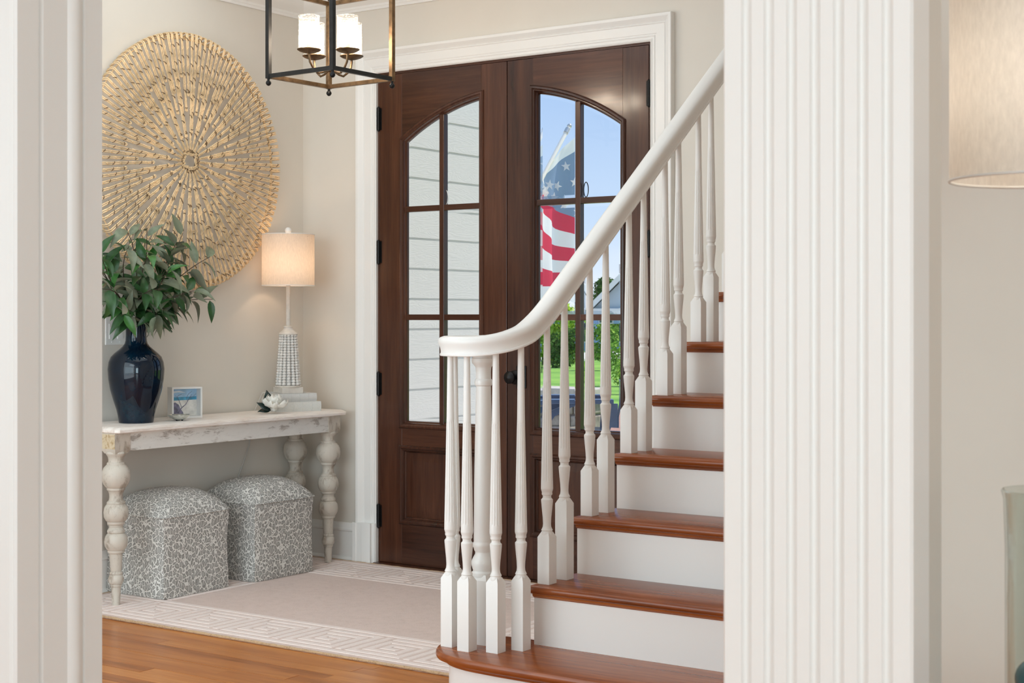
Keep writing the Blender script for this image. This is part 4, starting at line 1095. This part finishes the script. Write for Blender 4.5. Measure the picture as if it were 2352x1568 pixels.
v = [(0, 0, 0)]+[((r_ if i % 2 == 0 else r_*.40)*math.sin(PI*i/5), 0, (r_ if i % 2 == 0 else r_*.40)*math.cos(PI*i/5)) for i in range(10)]
sm.add([(x, .0015, z) for x, _, z in v], [(0, 1+i, 1+(i+1) % 10) for i in range(10)]); sm.add([(x, -.0015, z) for x, _, z in v], [(0, 1+(i+1) % 10, 1+i) for i in range(10)])
sme = sm.mesh('star', MF[1], None, fix=False)
for a, t in ((.93, .25), (.72, .30), (.97, .50), (.60, .58), (.80, .55), (.42, .52), (.70, .80), (.30, .62), (.50, .84), (.92, .78), (.16, .60), (.32, .92), (.12, .9), (.84, .93)):
    zt_ = max(zband(0, a), ztp(a)); z = zt_+(zband(0, a)-zt_)*t; p = P(a, z)
    o = link('star', sme, cl, (p[0]+.012, p[1], p[2])); o.rotation_euler = (random.uniform(-.2, .2), random.uniform(-.4, .4), PI/2-.5+random.uniform(-.2, .2))
# porch chair, dark blue slats
M_blue = plain('dark_blue_chair_paint', (.035, .07, .15), .3, var=.25, scale=8)
ch = thing('porch_chair', 'dark blue slatted porch chair by the low stone wall', 'chair', (-.20, 2.93, -.03), math.atan2(-.566, -.824))
# local x = forwards, y = left, z up
for sy in (-.30, .30):
    MB().prism([(-.26, .685), (.30, .685), (.34, .70), (.34, .715), (-.26, .715)], sy-.055, sy+.055, 'y').build('armrest', M_blue, ch, bevel=.006)
    MB().prism([(.22, 0), (.29, 0), (.27, .40), (.29, .685), (.20, .685), (.22, .40)], sy-.018, sy+.018, 'y').build('front_leg', M_blue, ch, bevel=.004)
    MB().prism([(-.46, 0), (-.38, 0), (-.20, .40), (-.22, .685), (-.29, .685), (-.28, .40)], sy-.018, sy+.018, 'y').build('rear_leg', M_blue, ch, bevel=.004)
    MB().prism([(.20, .50), (.13, .60), (.02, .66), (-.06, .685), (.04, .685), (.20, .62)], sy-.015, sy+.015, 'y').build('arm_bracket', M_blue, ch, bevel=.003)
for i in range(6): MB().box(-.24+.085*i, -.165+.085*i, -.28, .28, .39+.012*i, .412+.012*i).build('seat_slat', M_blue, ch, bevel=.003)
for i in range(7):
    yy = -.24+.08*i; m = MB(); q = []
    for t in range(9):
        z = .38+.46*t/8; x = -.24-.12*(t/8)**1.0-.03*math.sin(PI*t/8); q.append((x, z))
    poly = q+[(x-.02, z) for x, z in reversed(q)]
    m.prism(poly, yy-.036, yy+.036, 'y'); m.build('back_slat', M_blue, ch, .6)
MB().box(-.285, -.255, -.29, .29, .46, .52).build('back_brace', M_blue, ch, bevel=.004)
# low stone wall, stone by stone
M_stone = plain('rough_grey_brown_stone', (.30, .25, .225), .85, var=.4, scale=14, bump=.5)
swl = thing('garden_wall', 'low rough stone wall with flat cap behind the porch chair', 'stone wall', (-1.75, 4.35, -.29))
MB().box(-.86, .86, -.10, .10, 0, .90).build('mortar_core', plain('dark_mortar', (.20, .18, .17), .9), swl)
for r_i in range(6):
    x = -.88
    while x < .86:
        ln_ = random.uniform(.18, .34); x1 = min(x+ln_, .88)
        if x1-x > .06:
            d = random.uniform(.115, .135); MB().box(x+.006, x1-.006, -d, d, r_i*.15+.006, r_i*.15+.144).build('stone', M_stone, swl, bevel=.012)
        x = x1
for i in range(4): MB().box(-.92+.46*i+.003, -.46+.46*i-.003, -.17, .17, .902, .958).build('capstone', plain('pale_capstone', (.46, .42, .38), .8, var=.2, scale=12) if i == 0 else MATS['pale_capstone'], swl, bevel=.008)
# brick walk
M_brick = plain('salmon_brick_paver', (.52, .27, .19), .85, var=.3, scale=9)
bw = thing('brick_walk', 'salmon brick walk crossing the lawn beyond the porch chair', 'path', (-6.5, 15.0, gz(15.0)), math.radians(33), kind='structure')
bw.rotation_euler = (-.0135, 0, math.radians(33))
bme = MB().box(-.148, .148, -.073, .073, 0, .045).mesh('brick', M_brick, None, .004)
MB().box(-1.0, 1.0, -3.6, 3.6, -.05, .022).build('sand_bed', plain('walk_sand', (.45, .36, .28), .95), bw)
for j in range(48):
    for i in range(6):
        x = -.80+.302*i+(.15 if j % 2 else 0)
        o = link('brick', bme, bw, (x, -3.55+.151*j, random.uniform(0, .004)))
# trees
def foliage_mat(name, a, b_, c_):
    m = bpy.data.materials.new(name); m.use_nodes = True; nt = m.node_tree; nt.nodes.clear()
    o = nt.nodes.new('ShaderNodeOutputMaterial'); d = nt.nodes.new('ShaderNodeBsdfDiffuse'); t = nt.nodes.new('ShaderNodeBsdfTranslucent'); mx = nt.nodes.new('ShaderNodeMixShader'); mx.inputs[0].default_value = .5
    g = nt.nodes.new('ShaderNodeNewGeometry'); r = n_ramp(nt, g.outputs['Random Per Island'], [(0, a), (.55, b_), (1, c_)])
    nt.links.new(r.outputs[0], d.inputs[0]); nt.links.new(r.outputs[0], t.inputs[0])
    nt.links.new(d.outputs[0], mx.inputs[1]); nt.links.new(t.outputs[0], mx.inputs[2]); nt.links.new(mx.outputs[0], o.inputs[0]); return m
F1 = foliage_mat('yellow_green_foliage', (.20, .34, .03), (.45, .62, .08), (.72, .80, .20))
F2 = foliage_mat('dark_green_foliage', (.03, .08, .02), (.09, .20, .045), (.20, .36, .08))
F3 = foliage_mat('mid_green_foliage', (.08, .18, .03), (.24, .44, .07), (.52, .66, .16))
M_bark = plain('grey_bark', (.14, .11, .08), .9, var=.3, scale=6)
def tree(name, label, cat, x, y, h, r_, nleaf, ls, mat, trunk=.25, group='trees and shrubs beyond the lawn'):
    R_ = random.Random(int(x*100)+int(y*7)); z0 = gz(y)
    t = thing(name, label, cat, (x, y, z0), 0, group)
    tk = MB().tube([(0, 0, -.1), (.02*h, 0, h*.3), (-.01*h, .01*h, h*.62)], [h*.028, h*.02, h*.008], 8)
    for q in range(4):
        a = q*1.7; tk.tube([(.01*h, 0, h*(.25+.08*q)), (r_*.55*math.cos(a), r_*.55*math.sin(a), h*(.5+.08*q))], [h*.010, h*.004], 6)
    tk.build('trunk', M_bark, t, 1.0)
    blobs = []
    for q in range(11):
        a = R_.uniform(0, 2*PI); rr = r_*.62*math.sqrt(R_.random()); zt_ = R_.uniform(trunk, .86)
        blobs.append((rr*math.cos(a), rr*math.sin(a), h*zt_, r_*R_.uniform(.34, .58)))
    m = MB()
    for q in range(nleaf):
        bx, by, bz, br_ = R_.choice(blobs)
        d = Vector((R_.gauss(0, 1), R_.gauss(0, 1), R_.gauss(0, 1))).normalized()*br_*R_.uniform(.7, 1.08); d.z *= .82
        c = Vector((bx, by, bz))+d
        n_ = (d.normalized()+Vector((R_.uniform(-.6, .6), R_.uniform(-.6, .6), R_.uniform(-.2, .7)))).normalized(); u = n_.orthogonal().normalized(); u.rotate(Matrix.Rotation(R_.uniform(0, 6.28), 3, n_)); w2 = n_.cross(u)
        l_ = ls*R_.uniform(.7, 1.3)
        m.add([c-u*l_, c+w2*l_*.5-n_*l_*.15, c+u*l_, c-w2*l_*.5-n_*l_*.15], [(0, 1, 2, 3)])
    o = m.build('crown', mat, t, None, fix=False); o['kind'] = 'stuff'
    return t
tree('shrub', 'yellow-green bushy tree behind the lawn, left of the door muntin', 'tree', -32.3, 53.3, 3.3, 1.75, 3200, .13, F1, .1)
tree('shrub', 'darker green bush at the foot of the yellow-green tree', 'shrub', -27.6, 46.0, 1.6, 1.0, 1600, .09, F2, .1)
tree('tree', 'tall dark tree rising behind the pale gabled house', 'tree', -58.0, 98.5, 7.3, 2.2, 3600, .22, F2, .15)
tree('tree', 'second dark tree behind the house, further left', 'tree', -66.0, 104, 6.6, 2.4, 2600, .22, F3, .15)
tree('shrub', 'loose green shrub in front of the pale blue house wall', 'shrub', -15.0, 28.9, 1.55, .62, 1500, .05, F3, .1)
tree('shrub', 'low green shrub beside the brick walk', 'shrub', -12.0, 24.5, .75, .55, 1100, .045, F3, .1)
tree('shrub', 'mid green bush between the lawn and the house', 'shrub', -24.2, 43.5, 2.1, .95, 1800, .09, F3, .1)
tree('tree', 'broad tree far left of the lawn', 'tree', -50, 62, 6.0, 3.0, 2200, .2, F3, .2)
tree('tree', 'rounded tree far right of the lawn', 'tree', -20, 70, 6.5, 3.0, 2200, .2, F1, .2)
# house
M_hw = plain('pale_blue_siding', (.34, .48, .66), .7, var=.05, scale=3)
M_hg = plain('pale_grey_gable', (.50, .56, .62), .7)
M_roof = plain('grey_shingle', (.16, .16, .17), .9, var=.2, scale=4)
hp = (-44.8, 81.0, gz(81.0))
hs_ = thing('house', 'pale blue house with white gable trim beyond the trees', 'house', hp, math.radians(14))
# local: x right along facade, y away, z up; gable faces -y
zr = -hp[2]
ev, ap, hw_ = 1.70+zr, 4.45+zr, 2.9
MB().box(-hw_+.25, hw_-.25, 0, 7, -.3, ev).build('house_wall', M_hw, hs_)
MB().prism([(-hw_+.25, ev), (hw_-.25, ev), (0, ap-.25)], .02, 6.9, 'y').build('gable', M_hg, hs_)
for s_ in (-1, 1):
    a = Vector((s_*hw_, 0, ev-.05)); b = Vector((0, 0, ap)); dv = (b-a).normalized(); nv = Vector((-dv.z*s_, 0, dv.x*s_)); nv = nv if nv.z > 0 else -nv
    c = (a+b)/2
    MB().obox((c.x, 3.4, c.z+.08), dv, (0, 1, 0), nv, (b-a).length/2+.05, 3.9, .05).build('roof_slope', M_roof, hs_)
    MB().obox((c.x, -.45, c.z-.02), dv, (0, 1, 0), nv, (b-a).length/2+.02, .06, .16).build('rake_board', M_white, hs_)
MB().box(-hw_+.05, hw_-.05, -.40, -.28, ev-.30, ev+.05).build('frieze_board', M_white, hs_)
m = MB().box(.55, 1.5, -.06, .02, .9, 2.2); o = m.build('window', M_white, hs_)
MB().box(.62, 1.43, -.08, -.05, .97, 2.13).build('window_pane', plain('dark_house_glass', (.05, .07, .09), .1), o)
